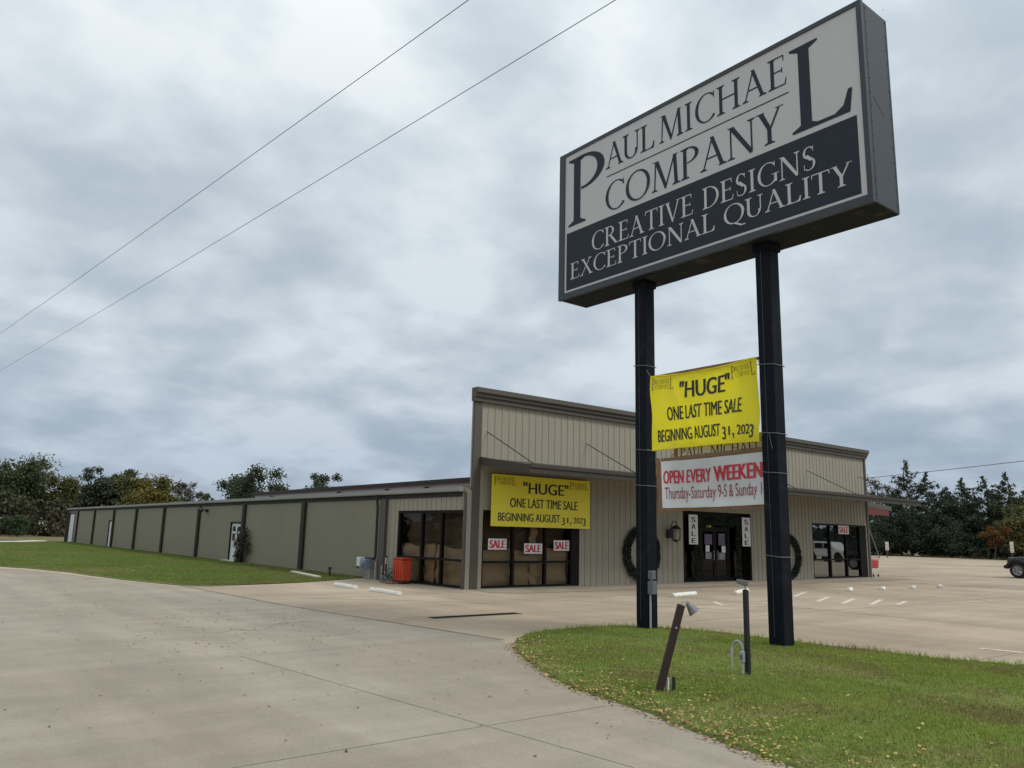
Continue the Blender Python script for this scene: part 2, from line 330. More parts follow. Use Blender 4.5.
# ------------------------------------------------------------------ materials
M = dict(
    panel=pm('tan_ribbed_metal', (0.298, 0.273, 0.212), 0.55, 0.06, 0.6, 30, 0.02, streak=0.10),
    olive=pm('olive_weathered_metal', (0.245, 0.222, 0.168), 0.6, 0.07, 0.35, 30, 0.02, streak=0.09, spec=0.25),
    canopy=pm('canopy_taupe_metal', (0.055, 0.050, 0.042), 0.6, 0.08, 1, 30, 0.03, streak=0.06, spec=0.2),
    trim=pm('taupe_trim_metal', (0.078, 0.070, 0.058), 0.6, 0.06, 1, 30, 0.03, streak=0.05),
    dark_trim=pm('dark_bronze_trim', (0.034, 0.030, 0.025), 0.6, 0.08, 1, 30, 0.03, spec=0.2),
    bronze=pm('black_bronze_aluminium', (0.009, 0.008, 0.007), 0.6, 0.1, 2, 30, 0.05, spec=0.15),
    roof=pm('galvanised_roof', (0.30, 0.29, 0.275), 0.5, 0.12, 0.4, 12, 0.05, metallic=0.2),
    redroof=pm('dark_red_fascia', (0.10, 0.045, 0.035), 0.6, 0.1, 1, 20, 0.05),
    red=pm('red_fascia', (0.11, 0.022, 0.02), 0.6, 0.1, 1, 20, 0.05),
    white=pm('white_door_paint', (0.68, 0.69, 0.70), 0.5, 0.06, 2, 30, 0.03),
    stop=pm('chipped_white_paint', (0.72, 0.70, 0.65), 0.8, 0.12, 6, 40, 0.12, tint=((0.35, 0.32, 0.28), 9, 0.58, 0.70)),
    stripe=pm('worn_white_marking', (0.62, 0.58, 0.50), 0.9, 0.1, 3, 60, 0.15, tint=((0.42, 0.36, 0.28), 8, 0.45, 0.62)),
    stripe_faint=pm('faded_white_marking', (0.52, 0.47, 0.40), 0.9, 0.1, 3, 60, 0.15, tint=((0.42, 0.35, 0.27), 3, 0.40, 0.62)),
    kraft=pm('brown_kraft_paper', (0.36, 0.25, 0.14), 0.9, 0.12, 3, 20, 0.05),
    kraft_dark=pm('dark_brown_paper', (0.11, 0.07, 0.038), 0.9, 0.15, 2, 20, 0.05),
    inside=pm('dark_interior', (0.05, 0.045, 0.04), 0.9, 0.2, 1, 10, 0.05),
    pole=pm('black_painted_steel', (0.0045, 0.006, 0.011), 0.6, 0.25, 3, 30, 0.1, tint=((0.014, 0.017, 0.024), 4, 0.55, 0.75), streak=0.3, spec=0.12),
    cab=pm('slate_sign_cabinet', (0.024, 0.036, 0.047), 0.55, 0.08, 2, 30, 0.04, streak=0.15),
    cab_dark=pm('charcoal_sign_frame', (0.030, 0.036, 0.045), 0.5, 0.1, 2, 30, 0.04),
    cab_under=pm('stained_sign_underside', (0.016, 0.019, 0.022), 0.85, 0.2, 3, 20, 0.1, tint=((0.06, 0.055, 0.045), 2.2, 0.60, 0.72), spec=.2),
    face=pm('white_sign_face', (0.53, 0.51, 0.515), 0.45, 0.03, 0.6, 20, 0.015, streak=0.04, spec=.3),
    navy=pm('charcoal_vinyl', (0.020, 0.026, 0.038), 0.6, 0.05, 1, 20, 0.03, spec=0.25),
    yellow=pm('yellow_banner_vinyl', (0.80, 0.70, 0.035), 0.45, 0.04, 2, 20, 0.02),
    yellow_hung=pm('hanging_yellow_vinyl', (0.88, 0.78, 0.025), 0.5, 0.04, 2, 20, 0.02, trans=0.45),
    whiteb=pm('white_banner_vinyl', (0.78, 0.79, 0.81), 0.5, 0.04, 2, 20, 0.02, trans=0.35),
    ink=pm('black_print', (0.012, 0.012, 0.012), 0.5, 0.05, 2, 20, 0.02),
    ink_soft=pm('olive_print', (0.16, 0.14, 0.02), 0.5, 0.05, 2, 20, 0.02),
    inkred=pm('red_print', (0.50, 0.02, 0.035), 0.5, 0.05, 2, 20, 0.02),
    card=pm('white_card', (0.70, 0.70, 0.70), 0.7, 0.04, 4, 20, 0.02),
    wood=pm('weathered_pine', (0.22, 0.12, 0.06), 0.8, 0.2, 4, 40, 0.1, streak=0.2),
    redwood=pm('dark_red_brown_timber', (0.026, 0.012, 0.009), 0.8, 0.25, 5, 40, 0.15, streak=0.4),
    cream=pm('cream_board', (0.52, 0.47, 0.38), 0.6, 0.06, 2, 20, 0.03),
    lampm=pm('weathered_lamp_metal', (0.16, 0.16, 0.165), 0.5, 0.2, 9, 60, 0.1, metallic=0.4),
    galv=pm('galvanised_steel', (0.42, 0.43, 0.44), 0.45, 0.12, 8, 60, 0.06, metallic=0.4),
    grey_box=pm('grey_meter_enclosure', (0.11, 0.125, 0.14), 0.5, 0.08, 5, 40, 0.04),
    rope=pm('grey_nylon_rope', (0.13, 0.14, 0.15), 0.8, 0.1, 9, 60, 0.05),
    blackp=pm('black_plastic', (0.012, 0.012, 0.013), 0.5, 0.1, 5, 40, 0.05),
    rubber=pm('tyre_rubber', (0.014, 0.014, 0.014), 0.85, 0.15, 8, 60, 0.1),
    alloy=pm('alloy_wheel', (0.36, 0.37, 0.38), 0.35, 0.1, 8, 60, 0.05, metallic=0.7),
    jeep=pm('slate_blue_car_paint', (0.050, 0.068, 0.080), 0.30, 0.04, 2, 20, 0.02, coat=0.6),
    suv=pm('white_car_paint', (0.74, 0.75, 0.74), 0.3, 0.03, 2, 20, 0.02, coat=0.5),
    orange=pm('faded_orange_plastic', (0.52, 0.060, 0.025), 0.5, 0.08, 4, 30, 0.05),
    cart=pm('red_cart_plastic', (0.42, 0.03, 0.03), 0.45, 0.1, 6, 40, 0.05),
    meter_blue=pm('blue_grey_casting', (0.17, 0.22, 0.30), 0.5, 0.1, 8, 50, 0.06),
    iron=pm('black_iron', (0.015, 0.014, 0.013), 0.6, 0.2, 8, 50, 0.1),
    lamp_glass=pm('frosted_lamp_glass', (0.40, 0.37, 0.30), 0.25, 0.05, 8, 50, 0.03),
    concrete=pm('pale_concrete', (0.46, 0.44, 0.40), 0.9, 0.15, 4, 40, 0.1, bump=0.2),
    bark=pm('bark', (0.075, 0.060, 0.046), 0.95, 0.25, 4, 30, 0.15, bump=0.3),
    signwhite=pm('faded_notice_board', (0.55, 0.50, 0.48), 0.6, 0.1, 3, 30, 0.05),
    wire=pm('overhead_cable', (0.10, 0.10, 0.105), 0.7, 0.1, 1, 5, 0.02),
)
GLASS = glass_mat('window_glass', (0.80, 0.80, 0.78), 1.28)
GLASS_REFL = glass_mat('tinted_storefront_glass', (0.45, 0.44, 0.42), 3.1)

# ------------------------------------------------------------------ ground
def ground_mat(name, cols, scale, rough, joint=None, bump=0.25, stain=0.16, speck=0.0, cracks=None):
    """concrete or soil: blotches at several sizes, long wear streaks, dark specks"""
    mt = bpy.data.materials.new(name); mt.use_nodes = True; nt = mt.node_tree; n, l = nt.nodes, nt.links
    b = n['Principled BSDF']; b.inputs['Roughness'].default_value = rough; b.inputs['Specular IOR Level'].default_value = 0.25
    t = n.new('ShaderNodeTexCoord')
    def noise(s, d=6, sc3=(1, 1, 1), ro=0.6, w=0.0):
        mp = n.new('ShaderNodeMapping'); mp.inputs['Scale'].default_value = sc3; mp.inputs['Location'].default_value = (w, w * 2, 0); l.new(t.outputs['Object'], mp.inputs[0])
        q = n.new('ShaderNodeTexNoise'); q.inputs['Scale'].default_value = s; q.inputs['Detail'].default_value = d; q.inputs['Roughness'].default_value = ro
        l.new(mp.outputs[0], q.inputs['Vector']); return q.outputs['Fac']
    def ramp(f, stops):
        q = n.new('ShaderNodeValToRGB'); e = q.color_ramp.elements
        while len(e) < len(stops): e.new(0.5)
        for a, (p, c) in zip(e, stops): a.position = p; a.color = (*c, 1) if len(c) == 3 else c
        l.new(f, q.inputs[0]); return q.outputs[0]
    def mix(mode, fac, a, bb):
        q = n.new('ShaderNodeMix'); q.data_type = 'RGBA'; q.blend_type = mode; q.inputs[0].default_value = fac
        l.new(a, q.inputs[6]); l.new(bb, q.inputs[7]); return q.outputs[2]
    c = ramp(noise(scale), cols)
    g1, g2 = 1 - stain, 1 + stain
    c = mix('MULTIPLY', 1, c, ramp(noise(scale * 4, 5, (1, 0.25, 1), 0.65, 3), [(0.30, (g1,) * 3), (0.70, (g2,) * 3)]))
    c = mix('MULTIPLY', 1, c, ramp(noise(scale * 5, 5, (0.2, 1, 1), 0.65, 9), [(0.32, (g1,) * 3), (0.68, (g2,) * 3)]))
    c = mix('MULTIPLY', 1, c, ramp(noise(55, 3, ro=0.8), [(0.25, (0.80,) * 3), (0.75, (1.18,) * 3)]))
    if speck:
        c = mix('MULTIPLY', 1, c, ramp(noise(9, 4, ro=0.75, w=5), [(0.27, (1 - speck,) * 3), (0.36, (1.0,) * 3)]))
    if cracks:                                           # hairline cracks, present only in places, and tyre-dark lanes
        mp = n.new('ShaderNodeMapping'); l.new(t.outputs['Object'], mp.inputs[0])
        wob = n.new('ShaderNodeTexNoise'); wob.inputs['Scale'].default_value = 1.3; wob.inputs['Detail'].default_value = 4; l.new(mp.outputs[0], wob.inputs['Vector'])
        mv = n.new('ShaderNodeVectorMath'); mv.operation = 'MULTIPLY_ADD'; mv.inputs[1].default_value = (1.1, 1.1, 0); l.new(wob.outputs['Color'], mv.inputs[0]); l.new(mp.outputs[0], mv.inputs[2])
        vo = n.new('ShaderNodeTexVoronoi'); vo.feature = 'DISTANCE_TO_EDGE'; vo.inputs['Scale'].default_value = .16; l.new(mv.outputs[0], vo.inputs['Vector'])
        ck = ramp(vo.outputs['Distance'], [(0.0, (.62,) * 3), (0.0022, (1,) * 3)])
        gate = ramp(noise(.11, 2, w=7), [(.585, (0, 0, 0)), (.62, (.8, .8, .8))])
        q = n.new('ShaderNodeMix'); q.data_type = 'RGBA'; q.blend_type = 'MULTIPLY'; l.new(gate, q.inputs[0]); l.new(c, q.inputs[6]); l.new(ck, q.inputs[7]); c = q.outputs[2]
        c = mix('MULTIPLY', 1, c, ramp(noise(.9, 4, cracks, .55, 13), [(.36, (.925, .92, .915)), (.56, (1.02,) * 3)]))
        c = mix('MULTIPLY', 1, c, ramp(noise(.35, 3, ro=.7, w=17), [(.33, (.93, .925, .915)), (.50, (1,) * 3), (.68, (1.04, 1.035, 1.02))]))
        c = mix('MULTIPLY', 1, c, ramp(noise(.8, 2, ro=.5, w=23), [(.235, (.82, .81, .80)), (.29, (1,) * 3)]))
    l.new(c, b.inputs['Base Color'])
    bp = n.new('ShaderNodeBump'); bp.inputs['Strength'].default_value = bump; bp.inputs['Distance'].default_value = 0.006
    l.new(noise(90, 3), bp.inputs['Height']); l.new(bp.outputs[0], b.inputs['Normal'])
    return mt
G_FIELD = ground_mat('dry_field', [(0.35, (0.16, 0.125, 0.065)), (0.65, (0.12, 0.12, 0.045))], 0.12, 0.95)
G_LOT = ground_mat('tan_lot_concrete', [(0.35, (0.315, 0.255, 0.185)), (0.65, (0.385, 0.32, 0.24))], 0.10, 0.9, stain=0.15, speck=0.2, cracks=(1, .10, 1))
G_DRIVE = ground_mat('grey_drive_concrete', [(0.35, (0.280, 0.244, 0.192)), (0.65, (0.318, 0.281, 0.226))], 0.35, 0.88, stain=0.09, speck=0.22, cracks=(1.1, .05, 1))
G_WALK = ground_mat('walk_concrete', [(0.35, (0.29, 0.245, 0.19)), (0.65, (0.35, 0.305, 0.24))], 0.6, 0.9, stain=0.15, speck=0.2)
G_LAWN = ground_mat('mown_lawn', [(0.30, (0.19, 0.165, 0.065)), (0.45, (0.125, 0.150, 0.040)), (0.70, (0.085, 0.135, 0.028))], 0.22, 0.95, stain=0.18, bump=0.8)
G_TURF = ground_mat('island_turf', [(0.33, (0.17, 0.15, 0.06)), (0.55, (0.125, 0.17, 0.036))], 0.5, 0.95, stain=0.15, bump=0.8)

def sheet_poly(name, pts, z, mat):
    me = bpy.data.meshes.new(name); bm = bmesh.new()
    f = bm.faces.new([bm.verts.new((x, y, z)) for x, y in pts]); bmesh.ops.triangulate(bm, faces=[f]); bmesh.ops.recalc_face_normals(bm, faces=bm.faces)
    for q in bm.faces:
        if q.normal.z < 0: q.normal_flip()
    bm.to_mesh(me); bm.free(); me.materials.append(mat)
    o = bpy.data.objects.new(name, me); col.objects.link(o); o['kind'] = 'structure'; return o
sheet_poly('ground', [(-1500, -1500), (1800, -1500), (1800, 1800), (-1500, 1800)], 0.0, G_FIELD)
sheet_poly('parking_lot', [(-60, -60), (150, -60), (158, 44), (140, 51.7), (131.7, 55.7), (122.3, 63.9), (100, 64), (70, 66), (41, 66), (15, 66), (-60, 66)], 0.004, G_LOT)
sheet_poly('driveway', [(-22, -60), (5.9, -60), (5.95, 2), (6.3, 4.6), (8.3, 10.3), (8.68, 11.2), (8.2, 15), (7.84, 18.4), (7.6, 23.9), (7.5, 25.8), (0, 50), (-5, 66), (-12, 110), (-22, 110)], 0.008, G_DRIVE)
sheet_poly('lawn', [(15.2, 28.3), (14.84, 27.94), (13.54, 27.02), (11.51, 25.91), (9.63, 25.47), (8.4, 25.3), (7.54, 25.68), (7.05, 27.2), (6.58, 29.01), (6.2, 31.2), (5.87, 33.53), (5.0, 36.69), (4.19, 38.48), (2.6, 42), (0.5, 48), (-3, 60), (-7, 84), (9, 84.5), (11.5, 86.5), (14.5, 88), (15.2, 88)], 0.03, G_LAWN)
sheet_poly('gravel_path', [(-30, 84.7), (-7, 84.7), (9, 85.2), (11, 87), (13.4, 91.5), (14.2, 95), (12.8, 95), (10.8, 91.6), (7.5, 88.9), (-30, 88.5)], 0.012, ground_mat('pale_gravel', [(0.35, (0.50, 0.46, 0.40)), (0.65, (0.58, 0.54, 0.48))], 0.5, 0.95))
sheet_poly('entrance_walk', [(15.32, 21.25), (15.05, 19.9), (16.2, 19.3), (41.3, 19.3), (41.9, 20.2), (41.9, 26), (41.3, 26), (41.3, 21.25)], 0.013, G_WALK)
sheet_poly('dirt_verge', [(9.6, 25.47), (8.4, 25.3), (7.54, 25.68), (7.05, 27.2), (6.58, 29.01), (6.2, 31.2), (5.87, 33.53), (5.0, 36.69), (4.19, 38.48), (2.6, 42), (0.5, 48), (-3, 60), (-3.6, 60), (-.3, 48), (1.7, 42), (3.5, 38), (4.4, 36.2), (5.4, 33.2), (5.85, 31), (6.3, 28.8), (6.85, 26.9), (7.3, 25.5), (8.3, 25.1)], .0125, ground_mat('sandy_verge', [(0.35, (0.34, 0.28, 0.20)), (0.65, (0.42, 0.36, 0.27))], 1.2, 0.95))
# sawn joints in the near concrete
jb = MB()
for (a, b) in (((4.95, 4.6), (4.3, 11.5)), ((-9, 6.2), (6.4, 6.35))):
    d = Vector((b[0] - a[0], b[1] - a[1], 0)).normalized(); nn = Vector((-d.y, d.x, 0)) * 0.006
    jb.poly([(a[0] + nn.x, a[1] + nn.y, .0115), (b[0] + nn.x, b[1] + nn.y, .0115), (b[0] - nn.x, b[1] - nn.y, .0115), (a[0] - nn.x, a[1] - nn.y, .0115)])
jb.build('pavement_joint', pm('joint_sealant', (0.235, 0.203, 0.160), 0.95, 0.2, 1.5, 20, 0.2, tint=((0.285, 0.25, 0.20), .7, .45, .55)), kind='structure')
stripe_ = MB()
for (a, b) in (((8.70, 11.1), (7.85, 18.4)), ((7.85, 18.4), (7.6, 25.3))):
    stripe_.poly([(a[0], a[1], .0118), (a[0] + .035, a[1], .0118), (b[0] + .03, b[1], .0118), (b[0], b[1], .0118)])
stripe_.build('driveway_seam', pm('dark_seam', (0.13, 0.11, 0.085), 0.95, 0.3, 1.5, 20, 0.2), kind='structure')
# joints of the big lot
jl = MB()
for k in range(10):
    x = 20 + k * 9.0; jl.poly([(x, -20, .0075), (x + .03, -20, .0075), (x + .03, 19, .0075), (x, 19, .0075)])
for k in range(4):
    y = 17.6 - k * 6.0; jl.poly([(13.9, y, .0078), (13.9, y + .025, .0078), (110, y + .025, .0078), (110, y, .0078)])
jl.build('lot_joint', pm('lot_joint_sealant', (0.27, 0.225, 0.165), 0.95, 0.3, 1.5, 20, 0.2), kind='structure')
# painted stripes
def stripe(name, a, b, w, mat, z=0.0095):
    d = Vector((b[0] - a[0], b[1] - a[1], 0)).normalized(); nn = Vector((-d.y, d.x, 0)) * w / 2
    return MB().poly([(a[0] + nn.x, a[1] + nn.y, z), (b[0] + nn.x, b[1] + nn.y, z), (b[0] - nn.x, b[1] - nn.y, z), (a[0] - nn.x, a[1] - nn.y, z)]).build(name, mat, kind='structure')
for a, b in (((23.65, 14.93), (26.4, 16.18)), ((22.48, 13.43), (24.9, 14.43)), ((22.55, 12.67), (24.92, 13.59)), ((23.11, 12.09), (25.45, 12.97)), ((23.94, 11.73), (25.6, 12.25)), ((19.25, 14.74), (18.45, 13.81)), ((15.55, 6.2), (15.69, 5.3)), ((17.85, 17.35), (18.1, 16.5))):
    stripe('parking_marking', a, b, 0.14, M['stripe'])
for a, b in (((9.07, 20.34), (13.1, 17.2)), ((15.39, 17.09), (18.22, 17.48)), ((17.13, 15.66), (20.2, 12.2)), ((15.39, 17.09), (17.85, 12.25)), ((25.0, 11.3), (30, 11.0)), ((20.3, 14.4), (22.4, 14.4))):
    stripe('parking_marking', a, b, 0.10, M['stripe_faint'], 0.0105)

# ------------------------------------------------------------------ the building
FY, WX, RX = 21.35, 15.07, 41.0
bld = empty('store_building', (15.07, 21.35, 0), 'long tan ribbed metal store building with a tall front parapet and flat canopy', 'building')
def wall(name, axis, plane, a0, a1, z0, z1, thick, opens, rib, parent, mat=None, rd=0.016, rw=0.045):
    """ribbed metal wall; axis 'x' faces -Y, axis 'y' faces -X; opens = (a0,a1,z0,z1)"""
    mb = MB()
    def bx(p0, p1, q0, q1, d0, d1):
        if axis == 'x': mb.box(p0, p1, plane - d0, plane + d1, q0, q1)
        else: mb.box(plane - d0, plane + d1, p0, p1, q0, q1)
    cuts = sorted(set([a0, a1] + [o[0] for o in opens] + [o[1] for o in opens]))
    for p0, p1 in zip(cuts, cuts[1:]):
        mid = (p0 + p1) / 2; blk = sorted([(o[2], o[3]) for o in opens if o[0] < mid < o[1]]); z = z0
        for b0, b1 in blk:
            if b0 > z + 1e-4: bx(p0, p1, z, b0, 0, thick)
            z = b1
        if z < z1: bx(p0, p1, z, z1, 0, thick)
    k = math.ceil((a0 + .08) / rib)
    while k * rib < a1 - .08:
        a = k * rib; k += 1; z = z0 + .01
        for b0, b1 in sorted([(o[2], o[3]) for o in opens if o[0] - .04 < a < o[1] + .04]):
            if b0 > z + .02: bx(a - rw / 2, a + rw / 2, z, b0 - .01, rd, .005)
            z = b1 + .01
        bx(a - rw / 2, a + rw / 2, z, z1 - .01, rd, .005)
    return mb.build(name, mat or M['panel'], parent)
WIN_L, ENT, WIN_R = (15.72, 20.15, 0.02, 2.56), (25.96, 30.65, 0.02, 2.92), (35.6, 40.75, 0.02, 2.66)
wall('front_wall', 'x', FY, 15.32, RX, 0, 6.25, 0.2, [WIN_L, ENT, WIN_R], 0.305, bld)
WIN_S, DOOR_D, DOOR_S, DOOR_R = (21.44, 25.7, 0.02, 2.54), (41.75, 43.25, 0.02, 2.02), (70.75, 72.1, 0.02, 2.08), (87.0, 89.6, 0.02, 2.75)
wall('store_side_wall', 'y', WX, 21.40, 26.62, 0, 3.28, 0.2, [WIN_S], 0.305, bld, rd=0.014, rw=0.05)
wall('wing_side_wall', 'y', WX, 26.622, 90.5, 0, 3.28, 0.2, [DOOR_D, DOOR_S, DOOR_R], 0.305, bld, mat=M['olive'], rd=0.003, rw=0.05)
wall('right_wall', 'y', RX, 21.56, 90.5, 0, 3.2, -0.2, [], 50, bld)
MB().box(15.3, 41.0, 90.3, 90.48, 0, 3.2).build('rear_wall', M['panel'], bld)
# parapet cornice in three steps, and its return on the left end
prof = [(0, 6.17), (0.10, 6.17), (0.10, 6.28), (0.17, 6.33), (0.17, 6.40), (0.25, 6.46), (0.25, 6.62), (-0.08, 6.62), (-0.08, 6.17)]
MB().ext(prof, 15.17, 41.06, lambda a, p, q: (a, FY - .032 - p, q)).build('parapet_cornice', M['trim'], bld)
MB().box(15.45, RX - .02, 21.56, 21.62, 3.2, 6.16).build('parapet_back', M['trim'], bld)
for (x0, x1) in ((15.25, 15.56), (40.85, 41.03)):
    MB().box(x0, x1, FY - .06, FY + .05, 0.0, 6.165).build('corner_trim', M['trim'], bld, bevel=.008)
MB().box(15.075, 15.248, FY - .03, FY + .04, 0.0, 3.2).box(15.562, 15.72, FY - .036, FY - .002, 0.0, 3.9).build('corner_trim', M['panel'], bld)
MB().box(15.7, 41.1, FY - .035, FY - .001, 0.0, 0.10).build('base_trim', M['trim'], bld) if False else None
# canopy: sloping slab with a deep front fascia, hung from rods
can = MB()
CY, CT, CB = 18.7, 3.90, 3.66
can.ext([(FY - .04, 4.28), (CY + .06, CT - .02), (CY + .06, CT - .10), (FY - .04, 4.16)], 15.55, 41.2, lambda a, p, q: (a, p, q))
c_o = can.build('canopy', M['canopy'], bld)
fa = MB()
fa.box(15.5, 41.28, CY - .05, CY + .06, CB, CT + .02); fa.box(15.5, 41.28, CY - .09, CY - .052, CT - .07, CT + .035)
for xx in (15.5, 41.20):
    fa.ext([(CY + .062, CB), (CY + .062, CT + .02), (FY - .05, 4.31), (FY - .05, 4.05)], xx, xx + .08, lambda a, p, q: (a, p, q))
fa.build('canopy_fascia', M['canopy'], c_o)
for k in range(9):
    x = 16.3 + k * 3.06; MB().ext([(FY - .05, 4.155), (CY + .07, CT - .105), (CY + .07, CT - .20), (FY - .05, 4.0)], x, x + .07, lambda a, p, q: (a, p, q)).build('canopy_joist', M['trim'], c_o)
for x in (15.85, 20.5, 25.4, 30.4, 35.4, 40.3):
    MB().tube([(x - .05, FY - .03, 5.18), (x, CY + .1, CT + .03)], 0.016, 6).build('guy_rod', M['dark_trim'], c_o)
# roofs: low wing roof, higher middle roof with dark red edge
rf = MB()
rf.ext([(14.96, 3.30), (28.2, 4.35), (41.3, 3.30), (41.3, 3.22), (28.2, 4.27), (14.96, 3.22)], 21.72, 90.6, lambda a, p, q: (p, a, q))
r_o = rf.build('roof', M['roof'], bld)
ur = MB(); ur.box(18.0, 38.4, 21.73, 48, 3.40, 3.88)
ur.build('raised_roof', M['roof'], r_o)
MB().box(17.93, 17.995, 21.73, 48.05, 3.72, 3.91).build('red_edge', M['redroof'], r_o)
MB().box(17.87, 17.928, 21.73, 48.10, 3.80, 3.93).build('roof_gutter', M['dark_trim'], r_o)
for y in (24.4, 28.2, 31.5, 36.3, 45.0): MB().box(17.80, 17.925, y, y + .18, 3.48, 3.66).build('roof_bracket', M['dark_trim'], r_o)
gt = MB(); gt.ext([(-.16, 3.14), (0, 3.14), (0, 3.27), (-.13, 3.29), (-.17, 3.29), (-.17, 3.18)], 21.50, 90.7, lambda a, p, q: (WX - .016 + p, a, q))
gt.build('eave_gutter', M['roof'], bld)
MB().box(WX - .045, WX - .014, 21.6, 90.5, 2.98, 3.135).build('eave_trim', M['dark_trim'], bld)
for y in (26.65, 33.9, 41.35, 48.8, 56.2, 63.5, 70.55, 77.9, 85.3, 90.35):
    w = .2 if y < 30 else .17
    MB().box(WX - .13, WX - .013, y - w, y + w, 0, 2.975).build('pilaster', M['trim'] if y < 30 else M['dark_trim'], bld, bevel=.006)
MB().box(WX - .06, WX - .012, 21.34, 21.45, 0, 3.13).build('pilaster', M['trim'], bld, bevel=.006)
ds = MB(); ds.tube([(14.88, 27.05, 3.15), (14.90, 27.03, 2.9), (14.93, 27.02, 2.7), (14.93, 27.0, .85), (14.9, 27.02, .76), (14.85, 27.7, .74), (14.85, 28.1, .72)], .05, 8)
ds.build('downspout', M['iron'], bld)
MB().box(WX - .02, WX - .001, 21.75, 26.4, 0.0, .02).build('sill_trim', M['trim'], bld)

def crumple(mb, org, ua, va, w, h, nax, amp, seed):
    rg = random.Random(seed); ph = [(rg.uniform(-3, 3), rg.uniform(5, 15) * rg.choice((-1, 1)), rg.uniform(0, 6), rg.uniform(.3, 1)) for _ in range(8)]
    org, ua, va, nax = Vector(org), Vector(ua), Vector(va), Vector(nax)
    def fn(s, t):
        d = sum(q[3] * math.sin(q[0] * s * w + q[1] * t * h + q[2]) for q in ph) / 4
        d = abs(d) ** .7 * (1 if d > 0 else -1)
        top = .06 * math.sin(3 * s * w + seed)
        return org + ua * (s * w) + va * (t * (h + top * (t > .99))) + nax * (d * amp * 1.9)
    return mb.sheet(fn, 40, 26)
def storefront(axis, plane, o, mull, rail, parent, glass, papers, jamb=0.0, head=.09):
    """aluminium storefront window: frame part with panes and paper behind as sub-parts"""
    a0, a1, z0, z1 = o; d = plane + .10
    def bx(mb, p0, p1, q0, q1, e0, e1):
        if axis == 'x': mb.box(p0, p1, d + e0, d + e1, q0, q1)
        else: mb.box(d + e0, d + e1, p0, p1, q0, q1)
    f = MB(); w = .045
    bx(f, a0 + .002, a0 + .09, z0, z1 - .002, -.08, .06); bx(f, a1 - .09 - jamb, a1 - .002, z0, z1 - .002, -.08, .06)
    bx(f, a0 + .09, a1 - .09 - jamb, z1 - head, z1 - .002, -.078, .058); bx(f, a0 + .09, a1 - .09 - jamb, z0, z0 + .07, -.078, .058)
    xs = [a0 + .09] + list(mull) + [a1 - .09 - jamb]
    for mmm in mull: bx(f, mmm - w, mmm + w, z0 + .07, z1 - head, -.075, .055)
    for p0, p1 in zip(xs, xs[1:]):
        q0 = p0 + (w if p0 in mull else 0); q1 = p1 - (w if p1 in mull else 0)
        if rail: bx(f, q0, q1, rail - .035, rail + .035, -.07, .05)
    fo = f.build('storefront_window', M['bronze'], parent)
    for p0, p1 in zip(xs, xs[1:]):
        g = MB()
        if axis == 'x': g.poly([(p0, d, z0 + .03), (p1, d, z0 + .03), (p1, d, z1 - .05), (p0, d, z1 - .05)])
        else: g.poly([(d, p1, z0 + .03), (d, p0, z0 + .03), (d, p0, z1 - .05), (d, p1, z1 - .05)])
        g.build('window_pane', glass, fo, keep=True)
    for (p0, p1, q0, q1, mat, dep, sd_) in papers:
        g = MB()
        if axis == 'x': crumple(g, (p0, d + dep, q0), (1, 0, 0), (0, 0, 1), p1 - p0, q1 - q0, (0, 1, 0), .035, sd_)
        else: crumple(g, (d + dep, p0, q0), (0, 1, 0), (0, 0, 1), p1 - p0, q1 - q0, (1, 0, 0), .035, sd_)
        g.build('paper_cover', mat, fo, smooth=True)
    return fo
storefront('y', WX, WIN_S, (22.85, 24.1), .90, bld, GLASS, [(21.7, 25.6, .05, 1.32, M['kraft'], .20, 3), (21.6, 25.65, 1.0, 2.52, M['kraft_dark'], .34, 5), (23.5, 24.2, .1, 1.36, M['kraft'], .14, 8)])
storefront('x', FY, WIN_L, (17.1, 18.55), .86, bld, GLASS, [(15.78, 19.75, .05, 1.28, M['kraft'], .20, 11), (15.75, 19.8, 1.0, 2.5, M['kraft_dark'], .36, 13), (18.0, 18.3, .1, 2.0, M['kraft'], .15, 19)], jamb=.30)
storefront('x', FY, WIN_R, (37.25, 38.8), .92, bld, GLASS_REFL, [(37.9, 39.4, .1, .75, M['kraft'], .5, 17)], jamb=.55)
# entrance: recessed dark storefront with a pair of glass doors
en = MB(); EY = 21.66
en.box(ENT[0] + .002, ENT[0] + .10, FY + .02, EY - .06, .02, 2.915); en.box(ENT[1] - .10, ENT[1] - .002, FY + .02, EY - .06, .02, 2.915)
en.box(ENT[0] + .10, ENT[1] - .10, EY - .06, EY + .05, 2.55, 2.915)
for x in (26.06, 27.35, 29.30, 30.45): en.box(x, x + .1, EY - .055, EY + .045, .02, 2.549)
en.box(26.16, 27.35, EY - .05, EY + .04, .02, .16); en.box(29.40, 30.45, EY - .05, EY + .04, .02, .16)
en.box(27.45, 29.30, EY - .05, EY + .04, 2.22, 2.30)
eo = en.build('entrance', M['bronze'], bld)
for x0, x1 in ((26.16, 27.35), (27.45, 29.30), (29.40, 30.45)):
    z0 = 2.30 if x0 == 27.45 else .16
    MB().poly([(x0, EY, z0), (x1, EY, z0), (x1, EY, 2.55), (x0, EY, 2.55)]).build('side_pane', GLASS, eo, keep=True)
